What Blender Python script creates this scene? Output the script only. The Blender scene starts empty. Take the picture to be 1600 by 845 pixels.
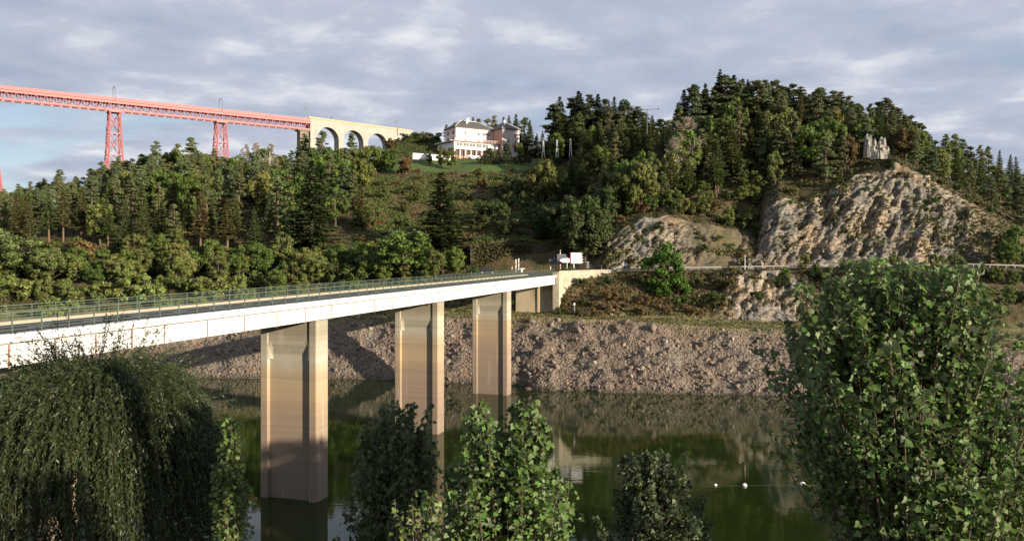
import bpy, math, random
import numpy as np
from mathutils import Vector
random.seed(7)
rng = np.random.default_rng(7)
R = math.radians
sc = bpy.context.scene
col = sc.collection
CZ = 26.6          # camera height over the lake surface (z = 0)
F = 1250.0         # focal length in pixels of the 1600 px wide photograph
# ------------------------------------------------------------------ camera, light, exposure
cd = bpy.data.cameras.new('camera'); cam = bpy.data.objects.new('camera', cd); col.objects.link(cam)
cd.sensor_width = 36; cd.lens = 36*F/1600; cd.shift_y = -27.5/1600
cd.clip_start = 0.3; cd.clip_end = 9000
cam.location = (0, 0, CZ); cam.rotation_euler = (R(90), 0, 0)
sc.camera = cam
SUN_EL, SUN_AZ = R(13.0), math.atan2(.806, -.593)
sund = bpy.data.lights.new('sun', 'SUN'); sun = bpy.data.objects.new('sun', sund); col.objects.link(sun)
sund.energy = 5.0; sund.angle = R(.5); sund.color = (1, .87, .68)
sv = Vector((math.sin(SUN_AZ)*math.cos(SUN_EL), math.cos(SUN_AZ)*math.cos(SUN_EL), math.sin(SUN_EL)))
sun.rotation_euler = sv.to_track_quat('Z', 'Y').to_euler()
sun.location = sv*300
w = bpy.data.worlds.new('World'); sc.world = w; w.use_nodes = True
nt = w.node_tree; N = nt.nodes; L = nt.links; N.clear()
def node(t, T=None, **kw):
    n = (T or N).new(t)
    for k, v in kw.items(): setattr(n, k, v)
    return n
out = node('ShaderNodeOutputWorld'); bg = node('ShaderNodeBackground'); bg.inputs[1].default_value = .1
sky = node('ShaderNodeTexSky', sky_type='NISHITA'); sky.sun_disc = False
sky.sun_elevation = SUN_EL; sky.sun_rotation = SUN_AZ; sky.air_density = 1.0; sky.dust_density = 1.0; sky.altitude = 900
tc = node('ShaderNodeTexCoord'); sp = node('ShaderNodeSeparateXYZ'); L.new(tc.outputs['Generated'], sp.inputs[0])
def m_(op, a, b=None, c=None):
    n = node('ShaderNodeMath', operation=op)
    for i, v in enumerate((a, b, c)):
        if v is None: continue
        if isinstance(v, (int, float)): n.inputs[i].default_value = v
        else: L.new(v, n.inputs[i])
    return n.outputs[0]
zc = m_('MAXIMUM', sp.outputs[2], 0.0)
den = m_('ADD', zc, .13)
cu = m_('DIVIDE', sp.outputs[0], den); cv = m_('DIVIDE', sp.outputs[1], den)
cb = node('ShaderNodeCombineXYZ'); L.new(cu, cb.inputs[0]); L.new(cv, cb.inputs[1])
def wnoise(scale, detail, rough, off, dist=0.0, yscale=1.0):
    mp = node('ShaderNodeMapping'); mp.inputs['Location'].default_value = off
    mp.inputs['Scale'].default_value = (1, yscale, 1); L.new(cb.outputs[0], mp.inputs[0])
    n = node('ShaderNodeTexNoise'); n.inputs['Scale'].default_value = scale; n.inputs['Detail'].default_value = detail
    n.inputs['Roughness'].default_value = rough; n.inputs['Distortion'].default_value = dist
    L.new(mp.outputs[0], n.inputs['Vector']); return n.outputs[0]
def wramp(v, stops):
    r = node('ShaderNodeValToRGB'); e = r.color_ramp.elements
    while len(e) < len(stops): e.new(.5)
    for i, (p, c) in enumerate(stops):
        e[i].position = p; e[i].color = (*c, 1) if len(c) == 3 else c
    L.new(v, r.inputs[0]); return r
n1 = wnoise(2.3, 9, .56, (3.1, 1.7, 0), .15, 1.0)
n2 = wnoise(.55, 4, .5, (7.3, 4.1, 0), 0.1)
shade = m_('ADD', m_('MULTIPLY', n1, .68), m_('MULTIPLY', n2, .32))
cc = wramp(shade, [(.36, (1.95, 2.3, 3.0)), (.45, (2.35, 2.68, 3.35)), (.53, (2.8, 3.05, 3.65)), (.65, (4.6, 4.65, 4.9))])
# cover: cloud nearly everywhere, breaks low on the left
n3 = wnoise(.9, 8, .55, (1.4, 9.2, 0), .2, 2.2)
elev = wramp(sp.outputs[2], [(.13, (1, 1, 1)), (.20, (0, 0, 0))])
left = wramp(m_('MULTIPLY_ADD', sp.outputs[0], .5, .5), [(.22, (1, 1, 1)), (.46, (0, 0, 0))])
hole = m_('MULTIPLY', elev.outputs[0], left.outputs[0])
cov = m_('SUBTRACT', m_('ADD', n3, .16), m_('MULTIPLY', hole, .19))
covr = wramp(cov, [(.42, (0, 0, 0)), (.56, (1, 1, 1))])
mx = node('ShaderNodeMix', data_type='RGBA')
L.new(covr.outputs[0], mx.inputs[0])
skb = node('ShaderNodeMix', data_type='RGBA', blend_type='MULTIPLY'); skb.inputs[0].default_value = 1
L.new(sky.outputs[0], skb.inputs[6]); skb.inputs[7].default_value = (.62, .62, .66, 1)
skw = node('ShaderNodeMix', data_type='RGBA'); skw.inputs[0].default_value = .5; L.new(skb.outputs[2], skw.inputs[6]); skw.inputs[7].default_value = (2.9, 3.5, 4.3, 1); L.new(skw.outputs[2], mx.inputs[6]); L.new(cc.outputs[0], mx.inputs[7])
L.new(mx.outputs[2], bg.inputs[0]); L.new(bg.outputs[0], out.inputs[0])
sc.view_settings.view_transform = 'Standard'; sc.view_settings.look = 'None'
sc.view_settings.exposure = 0.9; sc.view_settings.gamma = 1.0
sc.cycles.max_bounces = 6; sc.cycles.diffuse_bounces = 3; sc.cycles.glossy_bounces = 3
sc.cycles.transparent_max_bounces = 6
sc.cycles.use_denoising = True
sc.cycles.sample_clamp_indirect = 6

# ------------------------------------------------------------------ helpers
def P(px, py, Y):
    return ((px-800)/F*Y, Y, CZ+(395-py)/F*Y)
def tag(o, label=None, cat=None, group=None, kind=None):
    for k, v in (('label', label), ('category', cat), ('group', group), ('kind', kind)):
        if v: o[k] = v
    return o
def empty(name, loc=(0, 0, 0), rz=0):
    o = bpy.data.objects.new(name, None); col.objects.link(o)
    o.location = loc; o.rotation_euler = (0, 0, rz); o.empty_display_size = .2
    return o
def link(name, me, parent=None, mat=None):
    o = bpy.data.objects.new(name, me); col.objects.link(o)
    if mat is not None and not me.materials: me.materials.append(mat)
    if parent is not None: o.parent = parent
    return o
def mesh_np(name, V, Fc, mat=None, smooth=False):
    """V (n,3); Fc (m,k) one face size"""
    V = np.asarray(V, dtype=np.float32); Fc = np.asarray(Fc, dtype=np.int32)
    me = bpy.data.meshes.new(name)
    me.vertices.add(len(V)); me.vertices.foreach_set('co', V.ravel())
    k = Fc.shape[1]
    me.loops.add(Fc.size); me.loops.foreach_set('vertex_index', Fc.ravel())
    me.polygons.add(len(Fc))
    me.polygons.foreach_set('loop_start', np.arange(0, Fc.size, k, dtype=np.int32))
    me.polygons.foreach_set('loop_total', np.full(len(Fc), k, dtype=np.int32))
    if smooth: me.polygons.foreach_set('use_smooth', np.ones(len(Fc), dtype=bool))
    me.update(calc_edges=True)
    if mat is not None: me.materials.append(mat)
    return me
class MB:
    """collects boxes, tubes and polygons into one mesh"""
    def __init__(s): s.v = []; s.f = []
    def add(s, vs, fs):
        b = len(s.v); s.v += [tuple(v) for v in vs]; s.f += [tuple(b+i for i in f) for f in fs]
    def box(s, a, b, fr=None):
        x0, y0, z0 = a; x1, y1, z1 = b
        vs = [(x, y, z) for z in (z0, z1) for (x, y) in ((x0, y0), (x1, y0), (x1, y1), (x0, y1))]
        if fr: vs = [fr(*v) for v in vs]
        s.add(vs, [(0, 3, 2, 1), (4, 5, 6, 7), (0, 1, 5, 4), (1, 2, 6, 5), (2, 3, 7, 6), (3, 0, 4, 7)])
    def prism(s, pts, h0, h1, fr):
        """pts 2D ring, extruded between h0 and h1 through fr(a, b, h)"""
        n = len(pts)
        s.add([fr(a, b, h0) for a, b in pts]+[fr(a, b, h1) for a, b in pts],
              [tuple(range(n-1, -1, -1)), tuple(range(n, 2*n))]+[(i, (i+1) % n, n+(i+1) % n, n+i) for i in range(n)])
    def tube(s, p, q, r0, r1=None, n=6, cap=True):
        r1 = r0 if r1 is None else r1
        p = Vector(p); q = Vector(q); d = (q-p)
        if d.length < 1e-6: return
        u = d.normalized(); a = u.orthogonal().normalized(); b = u.cross(a)
        vs = []
        for c, r in ((p, r0), (q, r1)):
            for i in range(n):
                t = 2*math.pi*i/n; vs.append(c+(a*math.cos(t)+b*math.sin(t))*r)
        fs = [(i, (i+1) % n, n+(i+1) % n, n+i) for i in range(n)]
        if cap: fs += [tuple(range(n-1, -1, -1)), tuple(range(n, 2*n))]
        s.add(vs, fs)
    def path(s, pts, r, n=5):
        for a, b in zip(pts[:-1], pts[1:]): s.tube(a, b, r, r, n)
    def ball(s, c, r, n=10, m=7, sz=1):
        vs = []; fs = []
        for j in range(m+1):
            th = math.pi*j/m
            for i in range(n):
                t = 2*math.pi*i/n
                vs.append((c[0]+r*math.sin(th)*math.cos(t), c[1]+r*math.sin(th)*math.sin(t), c[2]+r*sz*math.cos(th)))
        for j in range(m):
            for i in range(n): fs.append((j*n+i, j*n+(i+1) % n, (j+1)*n+(i+1) % n, (j+1)*n+i))
        s.add(vs, fs)
    def mesh(s, name, mat):
        me = bpy.data.meshes.new(name); me.from_pydata([tuple(v) for v in s.v], [], s.f); me.materials.append(mat)
        me.update(); return me
    def build(s, name, mat, parent=None, bevel=0):
        o = link(name, s.mesh(name, mat), parent)
        if bevel:
            b = o.modifiers.new('bevel', 'BEVEL'); b.width = bevel; b.segments = 1; b.limit_method = 'ANGLE'
        return o
# noise in numpy
def _h(i, j, k, s):
    n = (i.astype(np.int64)*374761393+j.astype(np.int64)*668265263+k.astype(np.int64)*2147483647+s*1274126177) & 0xffffffff
    n = ((n ^ (n >> 13))*1274126177) & 0xffffffff
    n = ((n ^ (n >> 16))*668265263) & 0xffffffff
    return ((n ^ (n >> 15)) & 0xffffff)/float(0xffffff)
def vn(x, y, z, s=0):
    xi, yi, zi = np.floor(x), np.floor(y), np.floor(z)
    fx, fy, fz = x-xi, y-yi, z-zi
    fx = fx*fx*(3-2*fx); fy = fy*fy*(3-2*fy); fz = fz*fz*(3-2*fz)
    r = 0
    for a in (0, 1):
        for b in (0, 1):
            for c in (0, 1):
                r = r+_h(xi+a, yi+b, zi+c, s)*(fx if a else 1-fx)*(fy if b else 1-fy)*(fz if c else 1-fz)
    return r*2-1
def fbm(x, y, z, o=4, s=0):
    r = 0; a = 1; t = 0
    for i in range(o):
        r = r+a*vn(x, y, z, s+i*17); t += a; a *= .5; x = x*2.03; y = y*2.03; z = z*2.03
    return r/t
def cells(u, v, s=0):
    """2D jittered cells: id noise, offset inside the cell"""
    ui, vi = np.floor(u), np.floor(v); best = np.full(u.shape, 9.); b2 = np.full(u.shape, 9.); du = 0*u; dv = 0*u; rid = 0*u; rid2 = 0*u
    for a in (-1, 0, 1):
        for b in (-1, 0, 1):
            ci, cj = ui+a, vi+b
            x = ci+_h(ci, cj, ci*0, s)-u; y = cj+_h(ci, cj, ci*0+1, s)-v; d = x*x+y*y
            c = d < best; b2 = np.where(c, best, np.minimum(b2, d)); best = np.where(c, d, best)
            du = np.where(c, x, du); dv = np.where(c, y, dv); rid = np.where(c, _h(ci, cj, ci*0+2, s), rid); rid2 = np.where(c, _h(ci, cj, ci*0+3, s), rid2)
    return rid, rid2, du, dv, np.sqrt(b2)-np.sqrt(best)
# ------------------------------------------------------------------ materials
def new_mat(name):
    m = bpy.data.materials.new(name); m.use_nodes = True
    T = m.node_tree; T.nodes.clear()
    o = T.nodes.new('ShaderNodeOutputMaterial'); b = T.nodes.new('ShaderNodeBsdfPrincipled')
    T.links.new(b.outputs[0], o.inputs[0])
    b.inputs['Roughness'].default_value = .85
    b.inputs['Specular IOR Level'].default_value = .25
    return m, T, b, o
def n_(T, t, ins=None, **kw):
    n = T.nodes.new(t)
    for k, v in kw.items(): setattr(n, k, v)
    for k, v in (ins or {}).items():
        if hasattr(v, 'is_linked') or hasattr(v, 'links'): T.links.new(v, n.inputs[k])
        else: n.inputs[k].default_value = v
    return n
def noise(T, scale, detail=4, rough=.55, coord='Object', mapscale=None, rot=None, dist=0):
    tc = n_(T, 'ShaderNodeTexCoord').outputs[coord] if coord != 'Position' else n_(T, 'ShaderNodeNewGeometry').outputs['Position']
    if mapscale or rot:
        mp = n_(T, 'ShaderNodeMapping', {0: tc})
        if mapscale: mp.inputs['Scale'].default_value = mapscale
        if rot: mp.inputs['Rotation'].default_value = rot
        tc = mp.outputs[0]
    return n_(T, 'ShaderNodeTexNoise', {'Vector': tc, 'Scale': scale, 'Detail': detail, 'Roughness': rough, 'Distortion': dist}).outputs[0]
def ramp(T, v, stops):
    r = T.nodes.new('ShaderNodeValToRGB'); e = r.color_ramp.elements
    while len(e) < len(stops): e.new(.5)
    for i, (p, c) in enumerate(stops):
        e[i].position = p; e[i].color = (*c, 1) if isinstance(c, (tuple, list)) else (c, c, c, 1)
    T.links.new(v, r.inputs[0]); return r.outputs[0]
def mixc(T, f, a, b, mode='MIX'):
    m = T.nodes.new('ShaderNodeMix'); m.data_type = 'RGBA'; m.blend_type = mode
    for i, v in ((0, f), (6, a), (7, b)):
        if isinstance(v, (int, float)): m.inputs[i].default_value = v
        elif isinstance(v, (tuple, list)): m.inputs[i].default_value = (*v, 1)
        else: T.links.new(v, m.inputs[i])
    return m.outputs[2]
def mth(T, op, a, b=0.0):
    m = T.nodes.new('ShaderNodeMath'); m.operation = op
    for i, v in enumerate((a, b)):
        if isinstance(v, (int, float)): m.inputs[i].default_value = v
        else: T.links.new(v, m.inputs[i])
    return m.outputs[0]
def bump(T, b, h, strength=.5, dist=.1):
    bp = n_(T, 'ShaderNodeBump', {'Height': h, 'Strength': strength, 'Distance': dist})
    T.links.new(bp.outputs[0], b.inputs['Normal'])
def plain(name, c, rough=.7, var=.12, scale=1.5, metal=0, spec=.3):
    m, T, b, o = new_mat(name)
    n = noise(T, scale, 5, .6)
    T.links.new(mixc(T, n, tuple(x*(1-var) for x in c), tuple(min(1, x*(1+var)) for x in c)), b.inputs['Base Color'])
    b.inputs['Roughness'].default_value = rough; b.inputs['Metallic'].default_value = metal
    b.inputs['Specular IOR Level'].default_value = spec
    return m
def attr(T, name):
    a = T.nodes.new('ShaderNodeAttribute'); a.attribute_name = name; return a.outputs['Fac']

def foliage(name, trans=.22, var=.45, rough=.6, spec=.25, pale=None):
    """leaf material: the object's own colour, varied leaf by leaf"""
    m, T, b, o = new_mat(name)
    oi = T.nodes.new('ShaderNodeObjectInfo'); g = T.nodes.new('ShaderNodeNewGeometry')
    rnd = g.outputs['Random Per Island']
    hs = T.nodes.new('ShaderNodeHueSaturation')
    T.links.new(mth(T, 'ADD', mth(T, 'MULTIPLY', rnd, .05), .475), hs.inputs['Hue'])
    T.links.new(mth(T, 'ADD', mth(T, 'MULTIPLY', rnd, var*2), 1-var), hs.inputs['Value'])
    cl = oi.outputs['Color']
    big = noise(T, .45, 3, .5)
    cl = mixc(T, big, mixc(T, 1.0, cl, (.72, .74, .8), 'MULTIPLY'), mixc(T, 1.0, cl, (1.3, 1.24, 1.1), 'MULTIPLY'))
    T.links.new(cl, hs.inputs['Color'])
    c = hs.outputs[0]
    if pale:
        f = mth(T, 'MULTIPLY', g.outputs['Backfacing'], .6)
        c = mixc(T, f, c, pale)
    T.links.new(c, b.inputs['Base Color'])
    b.inputs['Roughness'].default_value = rough; b.inputs['Specular IOR Level'].default_value = spec
    tr = T.nodes.new('ShaderNodeBsdfTranslucent'); T.links.new(c, tr.inputs[0])
    ms = T.nodes.new('ShaderNodeMixShader'); ms.inputs[0].default_value = trans
    T.links.new(b.outputs[0], ms.inputs[1]); T.links.new(tr.outputs[0], ms.inputs[2]); T.links.new(ms.outputs[0], o.inputs[0])
    return m
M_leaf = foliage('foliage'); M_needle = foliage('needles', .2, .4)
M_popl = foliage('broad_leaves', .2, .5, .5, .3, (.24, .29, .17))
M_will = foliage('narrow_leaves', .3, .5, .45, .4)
def bark(name, c):
    m, T, b, o = new_mat(name)
    n = noise(T, 3, 6, .65, mapscale=(3, 3, .6))
    T.links.new(mixc(T, n, tuple(x*.5 for x in c), tuple(x*1.5 for x in c)), b.inputs['Base Color'])
    bump(T, b, n, .6, .05); return m
M_bark = bark('bark', (.12, .09, .065)); M_barkp = bark('pine_bark', (.15, .095, .065)); M_wbark = bark('willow_bark', (.045, .045, .025)); M_barkw = bark('pale_bark', (.45, .42, .36))

def rock_cols(T, rot=(0, R(-52), 0)):
    """strata streaks running up to the right"""
    a = noise(T, .55, 8, .68, 'Position', (1, 1, 1))
    s = noise(T, .8, 9, .72, 'Position', (.3, .5, 1.5), rot, .25)
    big = noise(T, .075, 4, .6, 'Position')
    c1 = ramp(T, s, [(.3, (.055, .047, .038)), (.42, (.19, .158, .122)), (.52, (.32, .27, .21)), (.66, (.46, .405, .325))])
    c2 = ramp(T, s, [(.3, (.09, .058, .03)), (.45, (.30, .195, .105)), (.58, (.44, .31, .185)), (.7, (.55, .44, .30))])
    c3 = ramp(T, a, [(.3, (.07, .066, .06)), (.5, (.19, .178, .158)), (.7, (.36, .34, .305))])
    c = mixc(T, ramp(T, big, [(.46, 0.), (.60, .6)]), c1, c2)
    c = mixc(T, ramp(T, noise(T, .11, 3, .5, 'Position', (1, 1, 1), (.5, .3, 0)), [(.42, 0.), (.58, .9)]), c, c3)
    gp = n_(T, 'ShaderNodeNewGeometry').outputs['Position']
    wv = n_(T, 'ShaderNodeMix', {0: .12}, data_type='RGBA'); T.links.new(gp, wv.inputs[6]); nz3 = n_(T, 'ShaderNodeTexNoise', {'Vector': gp, 'Scale': .8, 'Detail': 4}); 
    ad = n_(T, 'ShaderNodeVectorMath', {0: gp}, operation='ADD'); sc_ = n_(T, 'ShaderNodeVectorMath', {0: nz3.outputs['Color']}, operation='SCALE'); sc_.inputs['Scale'].default_value = 1.6
    T.links.new(sc_.outputs[0], ad.inputs[1]); mp = n_(T, 'ShaderNodeMapping', {0: ad.outputs[0]}); mp.inputs['Rotation'].default_value = rot; mp.inputs['Scale'].default_value = (.3, .5, 1.1)
    vo_ = n_(T, 'ShaderNodeTexVoronoi', {'Vector': mp.outputs[0], 'Scale': .9}, feature='DISTANCE_TO_EDGE')
    v3 = n_(T, 'ShaderNodeTexVoronoi', {'Vector': mp.outputs[0], 'Scale': 2.6}, feature='DISTANCE_TO_EDGE')
    k = mth(T, 'MULTIPLY', ramp(T, vo_.outputs[0], [(0., .22), (.07, 1.)]), ramp(T, v3.outputs[0], [(0., .55), (.08, 1.)]))
    c = mixc(T, 1.0, c, k, 'MULTIPLY'); s = mth(T, 'MULTIPLY', s, k)
    return c, s, a
def m_terrain():
    m, T, b, o = new_mat('terrain')
    c, s, a = rock_cols(T)
    g = n_(T, 'ShaderNodeNewGeometry')
    nz = n_(T, 'ShaderNodeSeparateXYZ', {0: g.outputs['Normal']}).outputs[2]
    fine = noise(T, 1.3, 6, .7, 'Position')
    veg = ramp(T, noise(T, .35, 6, .65, 'Position'), [(.3, (.022, .028, .01)), (.45, (.05, .055, .018)), (.55, (.10, .07, .03)), (.68, (.16, .12, .055))])
    vg2 = mixc(T, fine, (.018, .015, .008), (.13, .10, .05))
    veg = mixc(T, .5, veg, vg2)
    rockf = mth(T, 'MULTIPLY', attr(T, 'rock'), ramp(T, mth(T, 'ADD', nz, mth(T, 'MULTIPLY', mth(T, 'SUBTRACT', fine, .5), .7)), [(.66, 1.), (.84, 0.)]))
    c = mixc(T, rockf, veg, c)
    grass = ramp(T, noise(T, .5, 6, .6, 'Position'), [(.35, (.06, .075, .02)), (.52, (.17, .15, .06)), (.68, (.27, .22, .12))])
    c = mixc(T, attr(T, 'grass'), c, grass)
    lawn = mixc(T, fine, (.045, .085, .018), (.10, .14, .035))
    c = mixc(T, attr(T, 'lawn'), c, lawn)
    T.links.new(c, b.inputs['Base Color'])
    h = mth(T, 'ADD', mth(T, 'MULTIPLY', s, .8), fine)
    bump(T, b, h, .7, .35)
    return m
M_terr = m_terrain()
def m_scree(island=False):
    m, T, b, o = new_mat('scree_rock' if island else 'scree')
    g = n_(T, 'ShaderNodeNewGeometry')
    vor = n_(T, 'ShaderNodeTexVoronoi', {'Vector': g.outputs['Position'], 'Scale': 1.7, 'Randomness': 1.0})
    v2 = n_(T, 'ShaderNodeTexVoronoi', {'Vector': g.outputs['Position'], 'Scale': 5.0, 'Randomness': 1.0})
    if island: f = g.outputs['Random Per Island']
    else: f = n_(T, 'ShaderNodeSeparateColor', {0: v2.outputs['Color']}).outputs[0]
    c = ramp(T, f, [(0., (.085, .068, .052)), (.3, (.155, .125, .097)), (.55, (.21, .172, .135)), (.8, (.26, .21, .165)), (1., (.34, .305, .255))])
    n = noise(T, .16, 5, .65, 'Position'); c = mixc(T, ramp(T, noise(T, .4, 4, .6, 'Position'), [(.42, .55), (.6, 0.)]), c, mixc(T, 1.0, c, (.55, .55, .56), 'MULTIPLY')); c = mixc(T, ramp(T, n, [(.38, 0.), (.62, .75)]), c, mixc(T, f, (.12, .085, .062), (.26, .185, .14)))
    z = n_(T, 'ShaderNodeSeparateXYZ', {0: g.outputs['Position']}).outputs[2]
    zz = mth(T, 'ADD', z, mth(T, 'MULTIPLY', n, 1.0))
    c = mixc(T, ramp(T, mth(T, 'MULTIPLY', zz, .5), [(.25, .75), (.8, 0.)]), c, mixc(T, f, (.03, .025, .018), (.10, .08, .06)))
    T.links.new(c, b.inputs['Base Color'])
    if not island:
        gr = ramp(T, noise(T, .5, 6, .6, 'Position'), [(.35, (.07, .075, .025)), (.52, (.18, .15, .07)), (.68, (.27, .21, .13))])
        T.links.new(mixc(T, attr(T, 'grass'), c, gr), b.inputs['Base Color'])
        h = mth(T, 'ADD', vor.outputs['Distance'], mth(T, 'MULTIPLY', v2.outputs['Distance'], .5))
        bump(T, b, h, 1.0, .5)
    else: bump(T, b, noise(T, 4, 5, .6, 'Position'), .6, .12)
    return m
M_scree = m_scree(); M_stone = m_scree(True)
def m_cliffrock():
    m, T, b, o = new_mat('outcrop_rock'); c, s, a = rock_cols(T)
    c = mixc(T, .55, c, mixc(T, a, (.2, .19, .17), (.6, .57, .5)))
    T.links.new(c, b.inputs['Base Color']); bump(T, b, s, .8, .4); return m
M_crag = m_cliffrock()
def m_crag2():
    m, T, b, o = new_mat('bedded_rock'); c, s, a = rock_cols(T)
    T.links.new(c, b.inputs['Base Color']); bump(T, b, s, .9, .5); return m
M_crag2 = m_crag2()
def m_water():
    m, T, b, o = new_mat('lake_water')
    b.inputs['Base Color'].default_value = (.014, .024, .005, 1)
    b.inputs['Roughness'].default_value = .025; b.inputs['IOR'].default_value = 1.33
    b.inputs['Specular IOR Level'].default_value = .5
    a = noise(T, .9, 4, .55, 'Position', (.35, 1.4, 1)); c = noise(T, .06, 3, .5, 'Position')
    n = mth(T, 'MULTIPLY', a, ramp(T, c, [(.4, .25), (.65, 1.)]))
    bump(T, b, n, .10, .1); return m
M_water = m_water()
def m_asphalt():
    m, T, b, o = new_mat('asphalt'); n = noise(T, 1.2, 6, .7)
    T.links.new(ramp(T, n, [(.3, (.045, .044, .043)), (.7, (.075, .072, .068))]), b.inputs['Base Color']); return m
M_asph = m_asphalt()
def m_concrete():
    """bridge pier: water-stained in level bands"""
    m, T, b, o = new_mat('stained_concrete')
    g = n_(T, 'ShaderNodeNewGeometry').outputs['Position']; z = n_(T, 'ShaderNodeSeparateXYZ', {0: g}).outputs[2]
    n = noise(T, .7, 5, .6, 'Position', (1, 1, .35)); band = noise(T, .5, 8, .75, 'Position', (.04, .04, 3))
    zz = mth(T, 'DIVIDE', mth(T, 'ADD', z, mth(T, 'MULTIPLY', mth(T, 'SUBTRACT', n, .5), 1.2)), 20.0)
    c = ramp(T, zz, [(0., (.22, .17, .13)), (.28, (.28, .21, .155)), (.44, (.30, .225, .16)), (.56, (.40, .295, .185)), (.69, (.40, .315, .21)), (.74, (.43, .395, .315)), (.86, (.40, .37, .28)), (.90, (.31, .28, .21)), (1., (.32, .29, .22))])
    c = mixc(T, ramp(T, band, [(.35, .35), (.6, 0.)]), c, (.18, .125, .085))
    st = noise(T, .9, 3, .5, 'Position', (1.1, 1.1, .10))
    c = mixc(T, ramp(T, st, [(.60, 0.), (.75, .25)]), c, (.60, .52, .42))
    fz = mth(T, 'FRACT', mth(T, 'DIVIDE', z, 2.6)); c = mixc(T, ramp(T, fz, [(0., .35), (.018, .35), (.025, 0.)]), c, (.10, .08, .06))
    T.links.new(c, b.inputs['Base Color']); bump(T, b, band, .25, .05)
    b.inputs['Roughness'].default_value = .9; return m
M_conc = m_concrete()
def m_wall(name, c0, c1, scale=(1, 1, 1), brick=True, dirt=.5):
    m, T, b, o = new_mat(name)
    n = noise(T, .5, 6, .65, 'Object', (1, 1, .4))
    c = mixc(T, n, c0, c1)
    if brick:
        tcn = n_(T, 'ShaderNodeTexCoord').outputs['Object']; sx = n_(T, 'ShaderNodeSeparateXYZ', {0: tcn})
        cbn = n_(T, 'ShaderNodeCombineXYZ', {0: mth(T, 'ADD', sx.outputs[0], sx.outputs[1]), 1: sx.outputs[2]})
        bk = n_(T, 'ShaderNodeTexBrick', {'Vector': cbn.outputs[0], 'Scale': 1.0, 'Mortar Size': .03, 'Color1': (1, 1, 1, 1), 'Color2': (.72, .72, .72, 1), 'Mortar': (.55, .55, .55, 1), 'Brick Width': .9, 'Row Height': .4})
        c = mixc(T, 1.0, c, bk.outputs[0], 'MULTIPLY')
    d = noise(T, .35, 7, .7, 'Object', (1.6, 1.6, .35))
    c = mixc(T, ramp(T, d, [(.5, 0.), (.68, dirt)]), c, (.07, .06, .045))
    T.links.new(c, b.inputs['Base Color']); bump(T, b, n, .3, .05); return m
M_mason = m_wall('pale_masonry', (.40, .375, .32), (.48, .455, .395), brick=True, dirt=.25)
M_wing = m_wall('stone_blocks', (.42, .37, .27), (.62, .55, .42), brick=True, dirt=.6)
M_abut = m_wall('abutment_concrete', (.42, .33, .21), (.52, .43, .29), brick=False, dirt=.7)
M_white = m_wall('white_girder_paint', (.54, .54, .535), (.66, .655, .645), brick=False, dirt=.16)
M_seam = plain('rusty_seam', (.26, .17, .13), .8)
M_soffshade = plain('soffit_and_shadow_line_grey', (.22, .19, .16), .9)
M_kerb = plain('footway_concrete', (.44, .38, .27), .9, .2, .8)
M_green = plain('green_rail_paint', (.10, .135, .105), .5, .1)
M_red = plain('red_iron_paint', (.40, .15, .15), .55, .1, .3)
M_redd = plain('deep_red_iron', (.33, .085, .08), .6, .1, .3)
M_iron = plain('grey_iron', (.12, .12, .14), .5, .1)
M_pinkwall = plain('pale_pink_render', (.60, .50, .46), .8, .05, .3)
M_orange = plain('salmon_render', (.46, .29, .22), .8, .06, .3)
M_roof = plain('slate_roof', (.085, .078, .075), .6, .25, 2)
M_trim = plain('white_trim', (.66, .64, .61), .6, .05)
M_glass = plain('window_glass', (.03, .03, .035), .12, .1, 1, 0, .6)
M_dkred = plain('dark_red_trim', (.28, .07, .06), .6)
M_signw = plain('white_sign', (.82, .82, .80), .5, .03)
M_signd = plain('grey_sign_back', (.13, .14, .17), .5, .1)
M_signblue = plain('dull_blue_sign', (.07, .08, .13), .5, .1)
M_signred = plain('red_edge', (.55, .04, .04), .5)
M_galv = plain('galvanised_steel', (.40, .41, .42), .45, .1, 2, .3)
M_post = plain('white_post', (.72, .70, .66), .6, .05)
M_car = plain('dark_car_paint', (.02, .022, .03), .25, .1, 1, 0, .6)
M_tyre = plain('tyre', (.015, .015, .015), .8)
M_float = plain('white_float', (.85, .84, .80), .4, .03)
M_rope = plain('rope', (.12, .11, .08), .8)
M_wire = plain('wire', (.30, .30, .31), .5)
M_wood = plain('weathered_wood', (.22, .17, .12), .8, .2, 3)
M_nest = plain('nest_box', (.45, .43, .38), .7)
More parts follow.
